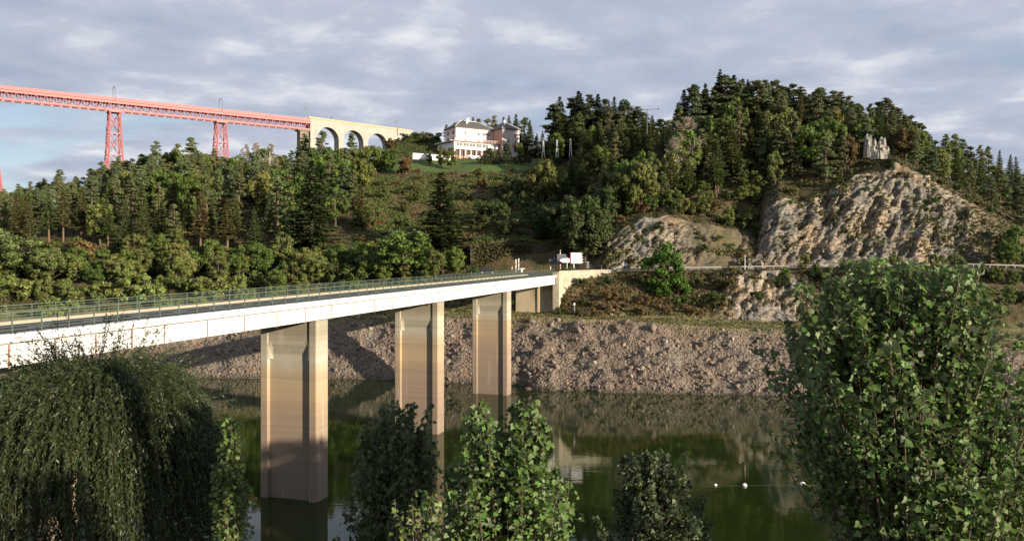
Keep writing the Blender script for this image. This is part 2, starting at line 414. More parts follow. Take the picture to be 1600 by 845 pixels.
# ------------------------------------------------------------------ far shore: a sheet of cross-sections
# px : Yw | Y2 z2 | Y3 z3 | Y4 z4 w | Y6 z6 | Y7 z7 | Y8 z8 | z9
TAB = np.array([
 (-700, 174, 186, 9.5, 194, 12, 205, 19.5, 7, 217, 25, 255, 36, 290, 36, 32),
 (   0, 171, 183, 9.5, 191, 12, 203, 19.5, 7, 217, 25.5, 255, 38, 292, 40, 34),
 ( 100, 170, 182, 9.5, 190, 12, 203, 19.5, 7, 217, 25.5, 255, 41, 296, 46, 38),
 ( 300, 170, 182, 10, 190, 12.5, 203, 20, 7, 217, 25, 255, 43, 300, 54, 40),
 ( 480, 170, 183, 11, 190, 13, 203, 20.5, 7, 217, 25, 255, 42, 300, 54, 42),
 ( 560, 169, 182, 11.5, 189, 13, 203, 20.5, 7, 217, 25.5, 250, 40, 295, 55, 46),
 ( 640, 167, 181, 12, 188, 13, 202, 21, 8, 217, 26, 250, 40, 297, 58.3, 60),
 ( 740, 162, 177, 12.3, 185, 13, 190, 21.3, 20, 213, 28.6, 250, 40, 297, 58.2, 66),
 ( 795, 158, 175, 12.6, 187, 13, 190, 21.3, 16, 213, 29, 250, 41, 297, 58.3, 66),
 ( 862, 154, 174, 12.8, 187, 13, 190, 21.4, 14, 212, 29, 250, 43, 300, 60, 68),
 ( 874, 154, 174, 12.8, 183, 13, 185.5, 21.4, 17, 212, 29, 250, 43, 300, 60, 68),
 ( 905, 153, 172, 12.6, 180, 12.8, 187, 21.6, 12, 205, 28, 245, 44, 310, 66, 68),
 ( 935, 152.7, 171, 12.4, 178, 12.6, 188, 21.8, 9, 202, 26, 240, 43, 320, 69, 70),
 ( 950, 152.5, 171, 12.3, 177, 12.6, 188, 21.9, 8, 202, 30.0, 235, 43, 322, 70, 70),
 (1000, 152, 170, 12.0, 176, 12.5, 189, 22.1, 8, 205, 34.8, 235, 45, 315, 68, 68),
 (1050, 151, 169, 11.7, 175, 12.3, 190, 22.3, 8, 206, 35.7, 238, 48, 270, 62, 66),
 (1100, 150, 168, 11.4, 175, 12, 190, 22.4, 8, 206, 34.4, 237, 51, 262, 67, 66),
 (1150, 150, 167, 11.0, 175, 11.8, 191, 22.5, 8, 208, 32.5, 235, 52, 262, 68, 66),
 (1184, 149, 167, 10.8, 175, 11.7, 191, 22.6, 8, 210, 30.5, 235, 51, 262, 68, 66),
 (1196, 149, 167, 10.8, 175, 11.6, 191, 22.6, 8, 206, 36.0, 235, 51, 262, 68, 65),
 (1216, 149, 167, 10.8, 175, 11.6, 191, 22.7, 8, 206, 40.6, 233, 51, 262, 68, 65),
 (1250, 148, 166, 10.6, 174, 11.5, 191, 22.8, 8, 208, 39.6, 232, 52, 262, 67, 64),
 (1300, 147, 165, 10.4, 174, 11.3, 191, 23, 8, 210, 42.5, 232, 53, 262, 65, 62),
 (1350, 146, 164, 10.2, 173, 11, 191, 23.1, 8, 213, 47.0, 230, 54, 262, 63.5, 60),
 (1400, 144, 163, 10, 172, 10.8, 191, 23.2, 8, 215, 50.7, 226, 54, 262, 62, 56),
 (1450, 142, 162, 9.8, 171, 10.6, 191, 23.3, 8, 214, 47.4, 232, 50, 265, 55, 50),
 (1500, 138, 160, 9, 170, 10.2, 191, 23.2, 8, 212, 41.2, 235, 45, 278, 51, 46),
 (1550, 134, 158, 8.5, 170, 10, 190, 23, 8, 210, 35, 240, 42, 285, 49, 44),
 (1600, 130, 156, 8, 170, 10, 190, 22.8, 8, 208, 29, 245, 40, 290, 47, 40),
 (1750, 125, 152, 8, 168, 10, 190, 22.5, 8, 207, 27, 245, 38, 290, 44, 38),
 (2400, 120, 148, 8, 166, 10, 190, 22.5, 8, 207, 27, 245, 36, 290, 40, 36)], dtype=float)
TABi = TAB.copy(); TABi[:, 8] = TAB[:, 6]+TAB[:, 8]   # column 8 -> Y5
def cols_at(px):
    c = [np.interp(px, TABi[:, 0], TABi[:, k]) for k in range(1, 16)]
    Yw, Y2, z2, Y3, z3, Y4, z4, Y5, Y6, z6, Y7, z7, Y8, z8, z9 = c
    one = np.ones_like(Yw)
    hl = np.interp(px, [575, 605, 850, 875], [0, 1, 1, 0])
    Ys = [Yw-16, Yw, Y2, Y3, Y4, Y5, Y6, Y7, Y8, (374)*(1-hl)+312*hl, (480)*(1-hl)+347*hl, one*620, one*3600]
    Zs = [one*-7, one*0, z2, z3, z4, z4+.05, z6, z7, z8, ((z8+z9)/2)*(1-hl)+63.3*hl, ((z8+z9*3)/4)*(1-hl)+np.interp(px, [560, 580, 600, 640, 685, 702, 725, 1000], [60, 69, 73, 77, 77, 71, 64, 64])*hl, z9, one*30]
    return np.array(Ys), np.array(Zs)
def zg(X, Y):
    px = 800+F*X/Y
    Ys, Zs = cols_at(np.array([px])); return float(np.interp(Y, Ys[:, 0], Zs[:, 0]))
pxs = np.concatenate([np.arange(-700, 220, 12), np.arange(220, 1640, 2.6), np.arange(1640, 2400, 14)])
nr = [5, 64, 10, 34, 5, 84, 30, 34, 5, 12, 5, 5]
Ys, Zs = cols_at(pxs)
rowsY = []; rowsZ = []; seg = []; fr_ = []
for i, n in enumerate(nr):
    for k in range(n):
        t = k/n; rowsY.append(Ys[i]*(1-t)+Ys[i+1]*t); rowsZ.append(Zs[i]*(1-t)+Zs[i+1]*t); seg.append(i); fr_.append(t)
rowsY.append(Ys[-1]); rowsZ.append(Zs[-1]); seg.append(len(nr)-1); fr_.append(1)
GY = np.array(rowsY); GZ = np.array(rowsZ); SEG = np.array(seg)[:, None]; FR = np.array(fr_)[:, None]
PXg = np.broadcast_to(pxs[None, :], GY.shape)
GX = (PXg-800)/F*GY
X0, Y0, Z0 = GX.copy(), GY.copy(), GZ.copy()
edge = lambda s0, s1: np.clip(np.minimum((SEG-s0+FR)*6, (s1-SEG-FR)*6), 0, 1)  # fades at ends of a segment range
def saw(v): v = v-np.floor(v); return np.where(v < .82, v/.82, (1-v)/.18)
# scree on the shore
m1 = (SEG == 1)*np.clip(np.minimum(.3+FR*8, (1-FR)*8), 0, 1)+(SEG == 0)*np.clip(FR*1.0, 0, .3)
GZ = GZ+m1*(fbm(X0*.13, Y0*.13, Z0*0, 3, 91)*1.9+(saw(Z0*.55+fbm(X0*.06, Y0*.06, Z0*0, 3, 95)*1.5)-.5)*.55+fbm(X0*.22, Y0*.22, Z0*0, 4, 1)*1.4+fbm(X0*.9, Y0*.9, Z0*0, 3, 5)*.45)
gul = np.abs(vn(X0*.13+Z0*.05, Y0*.03, Z0*0, 9)); GZ = GZ-m1*np.clip(.35-gul, 0, 1)*1.6
m2 = (SEG == 2)+0*FR
GZ = GZ+m2*fbm(X0*.2, Y0*.2, Z0*0, 3, 2)*.4
# lower slope between path and road
mlow = (SEG == 3)*np.clip(np.minimum(FR*5, (1-FR)*6), 0, 1)
rocklow = np.clip(1-np.abs(PXg-1195)/85, 0, 1); rocklow = np.clip(rocklow*2.2, 0, 1)*(SEG == 3)
a_ = X0*math.sin(R(52))-Z0*math.cos(R(52)); b_ = X0*math.cos(R(52))+Z0*math.sin(R(52))
warp = fbm(X0*.12, Y0*.12, Z0*.12, 3, 21)*1.6
def blocks(fa, fb, sd, amp):
    wa = a_+fbm(X0*.3, Y0*.3, Z0*.3, 3, sd)*1.3/fa*.35; wb = b_+fbm(X0*.3+9, Y0*.3, Z0*.3, 3, sd+3)*1.3/fb*.35
    r1, r2, du, dv, ed = cells(wa*fa, wb*fb, sd)
    return amp*((r1-.5)*1.3+du*(r2-.42)*2.6+dv*(r1-.5)*1.8-np.clip(.10-ed, 0, .10)*4.0)
bed = blocks(.22, .075, 21, 2.1)+blocks(.55, .2, 25, 1.25)+blocks(1.1, .5, 28, .55)+fbm(a_*1.4, b_*.35, Y0*.3, 4, 31)*.25+fbm(X0*1.5, Y0*1.5, Z0*1.5, 3, 37)*.15+.8
cut = fbm(X0*.09, Y0*.02, Z0*.09, 3, 41)*3.4
dl = mlow*(fbm(X0*.25, Y0*.25, Z0*.25, 4, 12)*1.2+rocklow*(bed*.9-.6+2.2))
GY = GY-dl*.75; GZ = GZ+dl*.45
# cliff above the road
mc = (SEG == 5)*np.clip(np.minimum(FR*9, (1-FR)*7), 0, 1)
rockc = np.interp(pxs, [735, 760, 870, 930, 950, 1040, 1090, 1130, 1175, 1190, 1500, 1560, 1620], [0, 0, 0, .1, 1, .9, .35, .15, .5, 1, .9, .35, 0])[None, :]*np.ones_like(GY)
dc = mc*(1-np.clip(np.minimum((PXg-715)/20, (885-PXg)/20), 0, 1))*(rockc*(bed-.8+cut*.8)+(1-rockc)*fbm(X0*.2, Y0*.2, Z0*.2, 4, 51)*.9)
GY = GY-dc*.8; GZ = GZ+dc*.35
cr = (SEG == 5)*np.clip((FR-.8)*5, 0, 1)+(SEG == 6)*np.clip(1-FR*6, 0, 1)
GZ = GZ+cr*rockc*fbm(X0*.35, Y0*.1, Z0*0, 3, 66)*1.8
mh = ((SEG >= 6) & (SEG <= 8))*1.0
GZ = GZ+mh*fbm(X0*.08, Y0*.08, Z0*0, 4, 71)*1.3
keep = np.minimum(GX*0+1, 1)
rockA = np.clip(rocklow+(SEG == 5)*rockc+(SEG == 6)*np.clip(1-FR*3.2, 0, 1)*rockc*.8, 0, 1)
grassA = (SEG == 2)*.85+(SEG == 1)*np.clip((FR-.86)*7, 0, .8)+(SEG == 3)*np.clip(1-FR*5, 0, 1)*.8*(1-rocklow)+0*PXg
gn = fbm(X0*.25, Y0*.25, Z0*0, 4, 81); grassA = np.clip(grassA*(1+gn*1.3), 0, 1)
lawnA = ((SEG >= 7) & (SEG <= 8))*np.clip((PXg-585)/15, 0, 1)*np.clip((850-PXg)/20, 0, 1)*np.where(SEG == 7, np.clip((FR-.86)*20, 0, 1), np.clip(1-FR*.0, 0, 1))
def sheet(name, r0, r1, mat, kind='structure'):
    V = np.stack([GX[r0:r1+1], GY[r0:r1+1], GZ[r0:r1+1]], -1); n, m = V.shape[:2]
    idx = np.arange(n*m).reshape(n, m)
    Fc = np.stack([idx[:-1, :-1], idx[:-1, 1:], idx[1:, 1:], idx[1:, :-1]], -1).reshape(-1, 4)
    me = mesh_np(name, V.reshape(-1, 3), Fc, mat)
    for an, A in (('rock', rockA), ('grass', grassA), ('lawn', lawnA)):
        at = me.attributes.new(an, 'FLOAT', 'POINT'); at.data.foreach_set('value', np.broadcast_to(A, GX.shape)[r0:r1+1].astype(np.float32).ravel())
    o = link(name, me); tag(o, kind=kind); return o
cum = np.concatenate([[0], np.cumsum(nr)])
sheet('shore', 0, cum[2], M_scree)
sheet('bank', cum[2], cum[5], M_terr)
sheet('cliff', cum[5], cum[6], M_terr)
sheet('hillside', cum[6], len(GY)-1, M_terr)
def zs(px, Y):   # displaced ground height under a column
    j = int(np.argmin(np.abs(pxs-px))); return float(np.interp(Y, GY[:, j], GZ[:, j]))
# near bank under the camera
nx = np.linspace(-260, 260, 90); ny = np.linspace(-120, 66, 70)
NX, NY = np.meshgrid(nx, ny)
NZ = np.interp(NY, [-120, -5, 3, 20, 40, 62, 66], [25, 22, 20.5, 14, 6, -2.5, -5])+fbm(NX*.08, NY*.08, NX*0, 4, 3)*.9+np.clip((NX-30)/40, 0, 1)*np.clip((50-NY)/20, 0, 1)*3
idx = np.arange(NX.size).reshape(NX.shape)
me = mesh_np('near_bank', np.stack([NX, NY, NZ], -1).reshape(-1, 3), np.stack([idx[:-1, :-1], idx[:-1, 1:], idx[1:, 1:], idx[1:, :-1]], -1).reshape(-1, 4), M_terr, True)
for an, vv in (('rock', 0), ('grass', .5), ('lawn', 0)):
    at = me.attributes.new(an, 'FLOAT', 'POINT'); at.data.foreach_set('value', np.full(NX.size, vv, dtype=np.float32))
tag(link('near_bank', me), kind='structure')
def nz(x, y): return float(np.interp(y, [-120, -5, 3, 20, 40, 62, 66], [25, 22, 20.5, 14, 6, -2.5, -5]))
me = mesh_np('ground', [(-6000, -6000, -9), (6000, -6000, -9), (6000, 6000, -9), (-6000, 6000, -9)], [(0, 1, 2, 3)], M_scree)
at = me.attributes.new('grass', 'FLOAT', 'POINT'); at.data.foreach_set('value', np.ones(4, dtype=np.float32))
tag(link('ground', me), kind='structure')
tag(link('lake', mesh_np('lake', [(-900, -100, 0), (900, -100, 0), (900, 260, 0), (-900, 260, 0)], [(0, 1, 2, 3)], M_water)), kind='structure')
# road strip on the bench
rp = np.arange(600, 2390, 6.0); Yr, Zr = cols_at(rp)
V = []; 
for k in range(len(rp)):
    for (Yv) in (Yr[4][k]+.5, Yr[5][k]-.5): V.append(((rp[k]-800)/F*Yv, Yv, Zr[4][k]+.09))
tag(link('road', mesh_np('road', V, [(2*i, 2*i+2, 2*i+3, 2*i+1) for i in range(len(rp)-1)], M_asph)), kind='structure')
V = []
for k in range(len(rp)):
    for dy in (.75, .9): Yv = Yr[4][k]+dy; V.append(((rp[k]-800)/F*Yv, Yv, Zr[4][k]+.095))
tag(link('road_edge_line', mesh_np('road_edge_line', V, [(2*i, 2*i+2, 2*i+3, 2*i+1) for i in range(len(rp)-1)], M_signw)), kind='structure')

# ------------------------------------------------------------------ road bridge
Dx, Dy = .2979, .9546; BX, BY, DZ = 9.9, 182.1, 21.5
def B(s, t, z):  # s along towards the camera, t across to the left
    return (BX-s*Dx-t*Dy, BY-s*Dy+t*Dx, z)
br = empty('road_bridge', B(0, 4, 0)); bl = Vector(br.location)
tag(br, 'long white girder road bridge with green railings crossing the lake on four stained concrete piers', 'bridge')
def Bl(s, t, z): p = B(s, t, z); return (p[0]-bl.x, p[1]-bl.y, p[2]-bl.z)
SE = 172; W = 8.3
m = MB(); m.box((-9, .35, DZ-.30), (SE, W-.35, DZ-.06), Bl); m.build('road_deck', M_asph, br)
m = MB()
for t0 in (1.1, 4.12, 6.75):
    if t0 == 4.12:
        for k in range(36): m.box((2+k*4.8, t0, DZ-.056), (2+k*4.8+1.8, t0+.12, DZ-.052), Bl)
    else: m.box((0, t0, DZ-.056), (SE, t0+.1, DZ-.052), Bl)
m.build('lane_marking', M_signw, br)
m = MB(); m.box((-2, 7.0, DZ-.055), (SE, W-.36, DZ+.12), Bl); m.build('footway', M_kerb, br)
m = MB(); m.box((0, -.16, DZ-.5), (SE, .345, DZ+.03), Bl); m.box((0, W-.345, DZ-.5), (SE, W+.16, DZ+.03), Bl); m.build('parapet_beam', M_white, br)
m = MB(); m.box((.5, .03, DZ-2.0), (SE, .30, DZ-.62), Bl); m.box((.5, W-.30, DZ-2.0), (SE, W-.03, DZ-.54), Bl); m.build('girder', M_white, br)
m = MB(); m.box((.5, .31, DZ-1.75), (SE, W-.31, DZ-.31), Bl); m.box((.5, .02, DZ-.62), (SE, .31, DZ-.502), Bl); m.build('soffit_and_shadow_line', M_soffshade, br)  # thin second box is the shadow line under the parapet beam, painted grey
m = MB(); s = 2.5
while s < SE:
    thick = .08 if s < 126 else .14
    m = MB(); m.box((s-thick/2, -.03, DZ-1.99), (s+thick/2, .029, DZ-.63), Bl); m.box((s-thick/2, -.03, DZ-2.12), (s+thick/2, .28, DZ-1.991), Bl); m.build('joint_cover', M_seam, br)
    s += 5.1 if s < 124 else 3.4
for s0 in (33.5, 67, 100.5, 134):
    m = MB(); zt = DZ-2.12; z0 = -9
    for (ta, tb) in ((.45, 1.45), (6.45, 7.45)):
        m.prism([(s0-1.15, ta), (s0+1.03, ta), (s0+1.15, ta+.12), (s0+1.15, tb-.12), (s0+1.03, tb), (s0-1.15, tb)], z0, zt, Bl)
    # recessed web with a thicker head, chamfered into it
    r0, r1 = 1.02, .78; zh = zt-2.7; zk = zt-3.7
    m.box((s0-1.0, 1.452, zh), (s0+r0, 6.448, zt-.05), Bl)
    m.box((s0-.75, 1.452, z0), (s0+r1, 6.448, zk), Bl)
    vs = [Bl(s0+r1, 1.453, zk), Bl(s0+r1, 6.447, zk), Bl(s0+r0, 6.447, zh), Bl(s0+r0, 1.453, zh), Bl(s0-.75, 1.453, zk), Bl(s0-.75, 6.447, zk), Bl(s0-1, 6.447, zh), Bl(s0-1, 1.453, zh)]
    m.add(vs, [(0, 1, 2, 3), (4, 7, 6, 5), (0, 3, 7, 4), (1, 5, 6, 2)])
    for sg in (0, 1):   # splayed fillets beside the web
        ta, tb = (1.455, 1.95) if sg == 0 else (6.445, 5.95)
        m.add([Bl(s0+r1+.002, tb, zk-.6), Bl(s0+1.12, ta, zk-.6), Bl(s0+r1+.002, ta, zk-.6), Bl(s0+r0+.002, tb, zh+.4), Bl(s0+1.12, ta, zh), Bl(s0+r0+.002, ta, zh)],
              [(0, 1, 4, 3), (1, 2, 5, 4), (2, 0, 3, 5), (3, 4, 5), (0, 2, 1)])
    p = m.build('pier', M_conc, br)
    for t in (1.0, 6.9): m = MB(); m.box((s0-.45, t-.4, zt+.001), (s0+.45, t+.4, zt+.115), Bl); m.build('bearing', M_iron, p)
m = MB(); m.box((-6, .7, 8), (-1.2, W+1.5, DZ-1.8), Bl)
m.box((-6, 4.2, 8), (-1.0, 4.6, DZ-1.83), Bl)
m.build('abutment', M_abut, br)
m = MB(); m.box((-6, -.8, 8), (-.05, .66, DZ+.55), Bl); m.box((-6.05, -.85, DZ+.56), (0, .7, DZ+.72), Bl); m.build('corner_pillar', M_wing, br)
m = MB()
for k in range(26):
    s = .3+k*5.1+2.5
post = MB()
# railings: one part per side, each post a sub-part sharing one mesh
def railing(t, h, label):
    m = MB()
    for i in range(5): m.box((0.2, t-.015, h*(.18+.16*i)-.015), (SE, t+.015, h*(.18+.16*i)+.015), lambda s, tt, z: Bl(s, tt, DZ+.03+z))
    m.box((0.2, t-.035, h-.03), (SE, t+.035, h+.02), lambda s, tt, z: Bl(s, tt, DZ+.03+z))
    ra = m.build('railing', M_green, br); ra['label'] = label
    pm = MB(); fr = lambda s, tt, z: (-s*Dx-tt*Dy, -s*Dy+tt*Dx, z)
    pm.box((-.028, -.04, 0), (.028, .04, h), fr); pm.box((-.09, -.11, 0), (.09, .11, .03), fr)
    pmesh = pm.mesh('post', M_green)
    for k in range(72):
        p = Bl(.6+k*2.15, t, DZ+.031); o = link('post', pmesh, ra); o.location = p
railing(.10, 1.35, 'green railing on the side nearer the camera')
railing(W-.12, 1.2, 'green railing on the far side behind the footway')

# stone wing wall of the road right of the bridge
wl = empty('retaining_wall', (11, 184, 10)); tag(wl, 'pale stone wall under the road signs curving right from the bridge end', 'wall')
m = MB(); cp = MB(); pts = [(868+6, 183.2), (885, 184.2), (905, 185.6), (925, 186.8), (945, 187.8), (965, 188.4)]
zt_ = [22.3, 22.35, 22.4, 22.45, 22.5, 22.5]
for k in range(len(pts)-1):
    (pa, ya), (pb, yb) = pts[k], pts[k+1]
    xa, xb = (pa-800)/F*ya, (pb-800)/F*yb
    q = lambda x, y, z: (x-11, y-184, z-10)
    for mm, z0, z1a, z1b, o1, o2 in ((m, 9, zt_[k], zt_[k+1], 0, .6), (cp, None, zt_[k]+.18, zt_[k+1]+.18, -.08, .68)):
        za = z0 if z0 is not None else zt_[k]+.003; zb = z0 if z0 is not None else zt_[k+1]+.003
        mm.add([q(xa, ya+o1, za), q(xb, yb+o1, zb), q(xb, yb+o2, zb), q(xa, ya+o2, za), q(xa, ya+o1, z1a), q(xb, yb+o1, z1b), q(xb, yb+o2, z1b), q(xa, ya+o2, z1a)],
               [(0, 3, 2, 1), (4, 5, 6, 7), (0, 1, 5, 4), (1, 2, 6, 5), (2, 3, 7, 6), (3, 0, 4, 7)])
m.build('wall_face', M_wing, wl); cp.build('coping', M_wing, wl)
# cutting wall behind the junction, its shade put into the dark colour
M_cut = m_wall('shade_toned_cutting_wall', (.045, .038, .025), (.10, .078, .05), brick=True, dirt=.6)
cw = empty('retaining_wall', (-5, 211, 20)); tag(cw, 'long retaining wall, coloured dark for shade, behind the parked car and white posts', 'wall')
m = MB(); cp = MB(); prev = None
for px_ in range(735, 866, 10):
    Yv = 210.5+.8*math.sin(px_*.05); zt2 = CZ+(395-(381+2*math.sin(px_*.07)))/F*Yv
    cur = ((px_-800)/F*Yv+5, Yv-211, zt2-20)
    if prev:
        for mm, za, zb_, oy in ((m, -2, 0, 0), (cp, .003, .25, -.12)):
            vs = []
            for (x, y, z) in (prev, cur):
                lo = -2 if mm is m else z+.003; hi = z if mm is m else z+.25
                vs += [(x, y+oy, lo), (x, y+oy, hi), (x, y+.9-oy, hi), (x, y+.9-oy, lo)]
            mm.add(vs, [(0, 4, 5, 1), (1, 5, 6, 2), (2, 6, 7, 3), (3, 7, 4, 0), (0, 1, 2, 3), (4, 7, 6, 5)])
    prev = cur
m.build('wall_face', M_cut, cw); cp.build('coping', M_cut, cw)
rw_ = random.Random(3); WALLSP = []
for k in range(1500):
    px_ = rw_.uniform(737, 864); WALLSP.append((((px_-800)/F*210.4), 210.2+rw_.uniform(-.3, .3), 21.3+rw_.random()**1.6*8.0+(0 if math.sin(px_*.3)+math.sin(px_*.11) > 0 else -.4)))

# ------------------------------------------------------------------ railway viaduct
K = 97500.0; ZT = CZ+78.0
def VX(px):
    T = 133+.108*px; Y = K/(395-T); return Vector(((px-800)/F*Y, Y, 0))
va = VX(180); vb = VX(485); vd = (vb-va).normalized(); vn_ = Vector((vd.y, -vd.x, 0))   # vn_ faces the camera side
vo = vb.copy()
vi = empty('railway_viaduct', (vo.x, vo.y, 40)); VO = Vector(vi.location)
tag(vi, 'red iron lattice railway viaduct on tall pylons joining three pale stone arches above the wood', 'viaduct')
def V_(s, t, z):  # s along from the stone end to the left, t towards the camera
    p = vo-vd*s+vn_*t; return (p.x-VO.x, p.y-VO.y, z-VO.z)
LEN = 240; WT = 5.0; zb, ztop, zdk = ZT-6.7, ZT-1.5, ZT-1.5
m = MB(); 
def bar(m, a, b, r): m.tube(V_(*a), V_(*b), r, r, 4)
tr = MB(); dkp = MB(); par = MB()
for t in (0, -WT):
    tr.box((0, t-.35, zb), (LEN, t+.35, zb+.75), V_); tr.box((0, t-.35, zdk-1.5), (LEN, t+.35, zdk-.3), V_)
    par.box((0, t-.12, ZT-.25), (LEN, t+.12, ZT), V_); par.box((0, t-.08, ZT-.95), (LEN, t+.08, ZT-.72), V_); par.box((0, t-.3, zdk-.28), (LEN, t+.5*(1 if t == 0 else 0)+.3, zdk), V_)
    par.box((0, t-.02, zdk+.002), (LEN, t+.02, ZT-.26), V_)
    n = int(LEN/4)
    for k in range(n):
        s = k*4.0
        bar(tr, (s, t, zb+.5), (s+2, t, zdk-1.2), .2); bar(tr, (s+2, t, zdk-1.2), (s+4, t, zb+.5), .2)
        bar(tr, (s, t, zb+.3), (s, t, zdk-.4), .13)
    for k in range(int(LEN/2)): par.box((k*2-.06, t-.1, zdk+.002), (k*2+.06, t+.1, ZT-.2), V_)
for k in range(int(LEN/4)+1): tr.box((k*4-.15, -WT+.2, zb+.1), (k*4+.15, -.2, zb+.4), V_)
dkp.box((0, -WT, zdk-.6), (LEN, 0, zdk-.31), V_)
tr.build('iron_truss', M_red, vi); par.build('iron_parapet', M_red, vi); dkp.build('track_deck', M_redd, vi)
spans = [(vb-VX(347)).length, (vb-VX(180)).length, (vb-VX(180)).length+56]
for i, s0 in enumerate(spans):
    py_ = MB(); zbase = 44.0; Hh = zb-zbase
    def leg(f, u, v):   # f 0 top .. 1 base
        ws = (2.3+2.3*f) if i < 2 else (3.0+6.0*f); wt = (2.3+4.0*f)
        return (s0+u*ws, -WT/2+v*wt, zb-.6-Hh*f)
    nl = 5
    py_.box((s0-3.0, -WT-.6, zb-.75), (s0+3.0, .6, zb-.02), V_)
    for u in (-1, 1):
        for v in (-1, 1):
            py_.tube(V_(*leg(0, u, v)), V_(*leg(1, u, v)), .42, .5, 4)
    for k in range(nl):
        f0, f1 = k/nl, (k+1)/nl
        for (c0, c1) in (((-1, -1), (1, -1)), ((1, -1), (1, 1)), ((1, 1), (-1, 1)), ((-1, 1), (-1, -1))):
            py_.tube(V_(*leg(f1, *c0)), V_(*leg(f1, *c1)), .26, .26, 4)
            py_.tube(V_(*leg(f0, *c0)), V_(*leg(f1, *c1)), .2, .2, 4); py_.tube(V_(*leg(f1, *c0)), V_(*leg(f0, *c1)), .2, .2, 4)
    py_.build('pylon', M_red, vi)
# masonry part, turning slightly
me_ = Vector((-69.4, 512, 0)); md = (me_-vb).normalized(); LM = 74.0; mn = Vector((md.y, -md.x, 0))
def Mv(s, t, z): p = vo+md*s+mn*t; return (p.x-VO.x, p.y-VO.y, z-VO.z)
m = MB(); TM = 5.2; ztm = ZT+.1
arcs = [(4.4, 19.1), (22.1, 36.6), (39.9, 54.3)]
zc_ = ztm-3.9; nseg = 18
def wallq(s0, s1, za0, za1, zb0, zb1):
    # slab between bottom heights za and top heights zb
    vs = [Mv(s0, 0, za0), Mv(s1, 0, za1), Mv(s1, 0, zb1), Mv(s0, 0, zb0), Mv(s0, -TM, za0), Mv(s1, -TM, za1), Mv(s1, -TM, zb1), Mv(s0, -TM, zb0)]
    m.add(vs, [(0, 1, 2, 3), (5, 4, 7, 6), (0, 4, 5, 1), (3, 2, 6, 7)])
last = 0
for (a0, a1) in arcs:
    m.add([Mv(last, 0, 40), Mv(a0, 0, 40), Mv(a0, 0, ztm), Mv(last, 0, ztm), Mv(last, -TM, 40), Mv(a0, -TM, 40), Mv(a0, -TM, ztm), Mv(last, -TM, ztm)],
          [(0, 1, 2, 3), (5, 4, 7, 6), (3, 2, 6, 7), (0, 3, 7, 4), (1, 5, 6, 2)])
    rad = (a1-a0)/2; cs = (a0+a1)/2; zsng = zc_-rad
    for k in range(nseg):
        t0, t1 = math.pi*(1-k/nseg), math.pi*(1-(k+1)/nseg)
        sa, sb = cs+rad*math.cos(t0), cs+rad*math.cos(t1)
        wallq(sa, sb, zsng+rad*math.sin(t0), zsng+rad*math.sin(t1), ztm, ztm)
    last = a1
m.add([Mv(last, 0, 40), Mv(LM, 0, 40), Mv(LM, 0, ztm), Mv(last, 0, ztm), Mv(last, -TM, 40), Mv(LM, -TM, 40), Mv(LM, -TM, ztm), Mv(last, -TM, ztm)],
      [(0, 1, 2, 3), (5, 4, 7, 6), (3, 2, 6, 7), (0, 3, 7, 4), (1, 5, 6, 2)])
m.build('stone_arches', M_mason, vi)
m = MB(); m.box((-1.2, -TM-.3, ztm+.002), (LM, -TM+.1, ztm+1.0), Mv); m.box((-1.2, -.1, ztm+.002), (LM, .3, ztm+1.0), Mv); m.build('stone_parapet', plain('sandy_coping', (.42, .34, .22), .9, .2, .5), vi)
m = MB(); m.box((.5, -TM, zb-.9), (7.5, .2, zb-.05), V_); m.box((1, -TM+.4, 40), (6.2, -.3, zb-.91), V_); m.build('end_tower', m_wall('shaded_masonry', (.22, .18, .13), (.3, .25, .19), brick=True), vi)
# gantries over the track and masts on the stone part
def gantry(s0, lab):
    e = empty('catenary_gantry', vo-vd*s0+Vector((0, 0, zdk))); tag(e, lab, 'gantry', 'arched gantries over the iron viaduct')
    m = MB(); pts = []
    for k in range(17):
        a = math.pi*k/16
        p = vn_*(2.7*math.cos(a)-WT/2) + Vector((0, 0, 5.8+1.6*math.sin(a))); pts.append(p)
    pts = [Vector((0, 0, .01))+vn_*(2.7-WT/2)]+pts+[Vector((0, 0, .01))+vn_*(-2.7-WT/2)]
    m.path(pts, .16, 6); m.build('arched_frame', M_iron, e)
    m = MB(); m.tube(vn_*(-2.6-WT/2)+Vector((0, 0, 5.9)), vn_*(-WT/2)+Vector((0, 0, 5.6)), .05); m.build('bracket_arm', M_iron, e)
gantry(spans[1], 'dark arched wire gantry above the first pylon from the left')
gantry(spans[0], 'dark arched wire gantry above the pylon nearer the stone arches')
def mast(loc, lab, h=9):
    e = empty('catenary_mast', loc); tag(e, lab, 'mast', 'masts on the stone arches')
    m = MB(); m.box((-.14, -.14, 0), (.14, .14, h)); m.build('pole', plain('rusty_mast', (.30, .2, .18)), e)
    m = MB(); d = Vector((-.9, .25, 0))
    m.tube(Vector((0, 0, h*.78)), d*3.0+Vector((0, 0, h*.78)), .07); m.tube(Vector((0, 0, h*.62)), d*2.6+Vector((0, 0, h*.72)), .06); m.tube(d*2.9+Vector((0, 0, h*.8)), d*2.4+Vector((0, 0, h*.6)), .06)
    m.build('bracket_arm', M_iron, e)
def MvW(s, t, z): p = vo+md*s+mn*t; return (p.x, p.y, z)
mast(MvW(-.6, -2, zdk+1.0), 'thin catenary mast standing where the red truss meets the stone arches', 9)
mast(MvW(62, .55, ztm-4), 'thin catenary mast at the right end of the stone arches', 12)
m = MB(); pts = []
nodes_ = [V_(LEN, -WT/2, ZT+6), V_(spans[1], -WT/2, ZT+4.6), V_(spans[0], -WT/2, ZT+4.6), V_(0, -WT/2, ZT+5), Mv(62, -2, ZT+5)]
nodes_ = [Vector(q)+VO for q in nodes_]
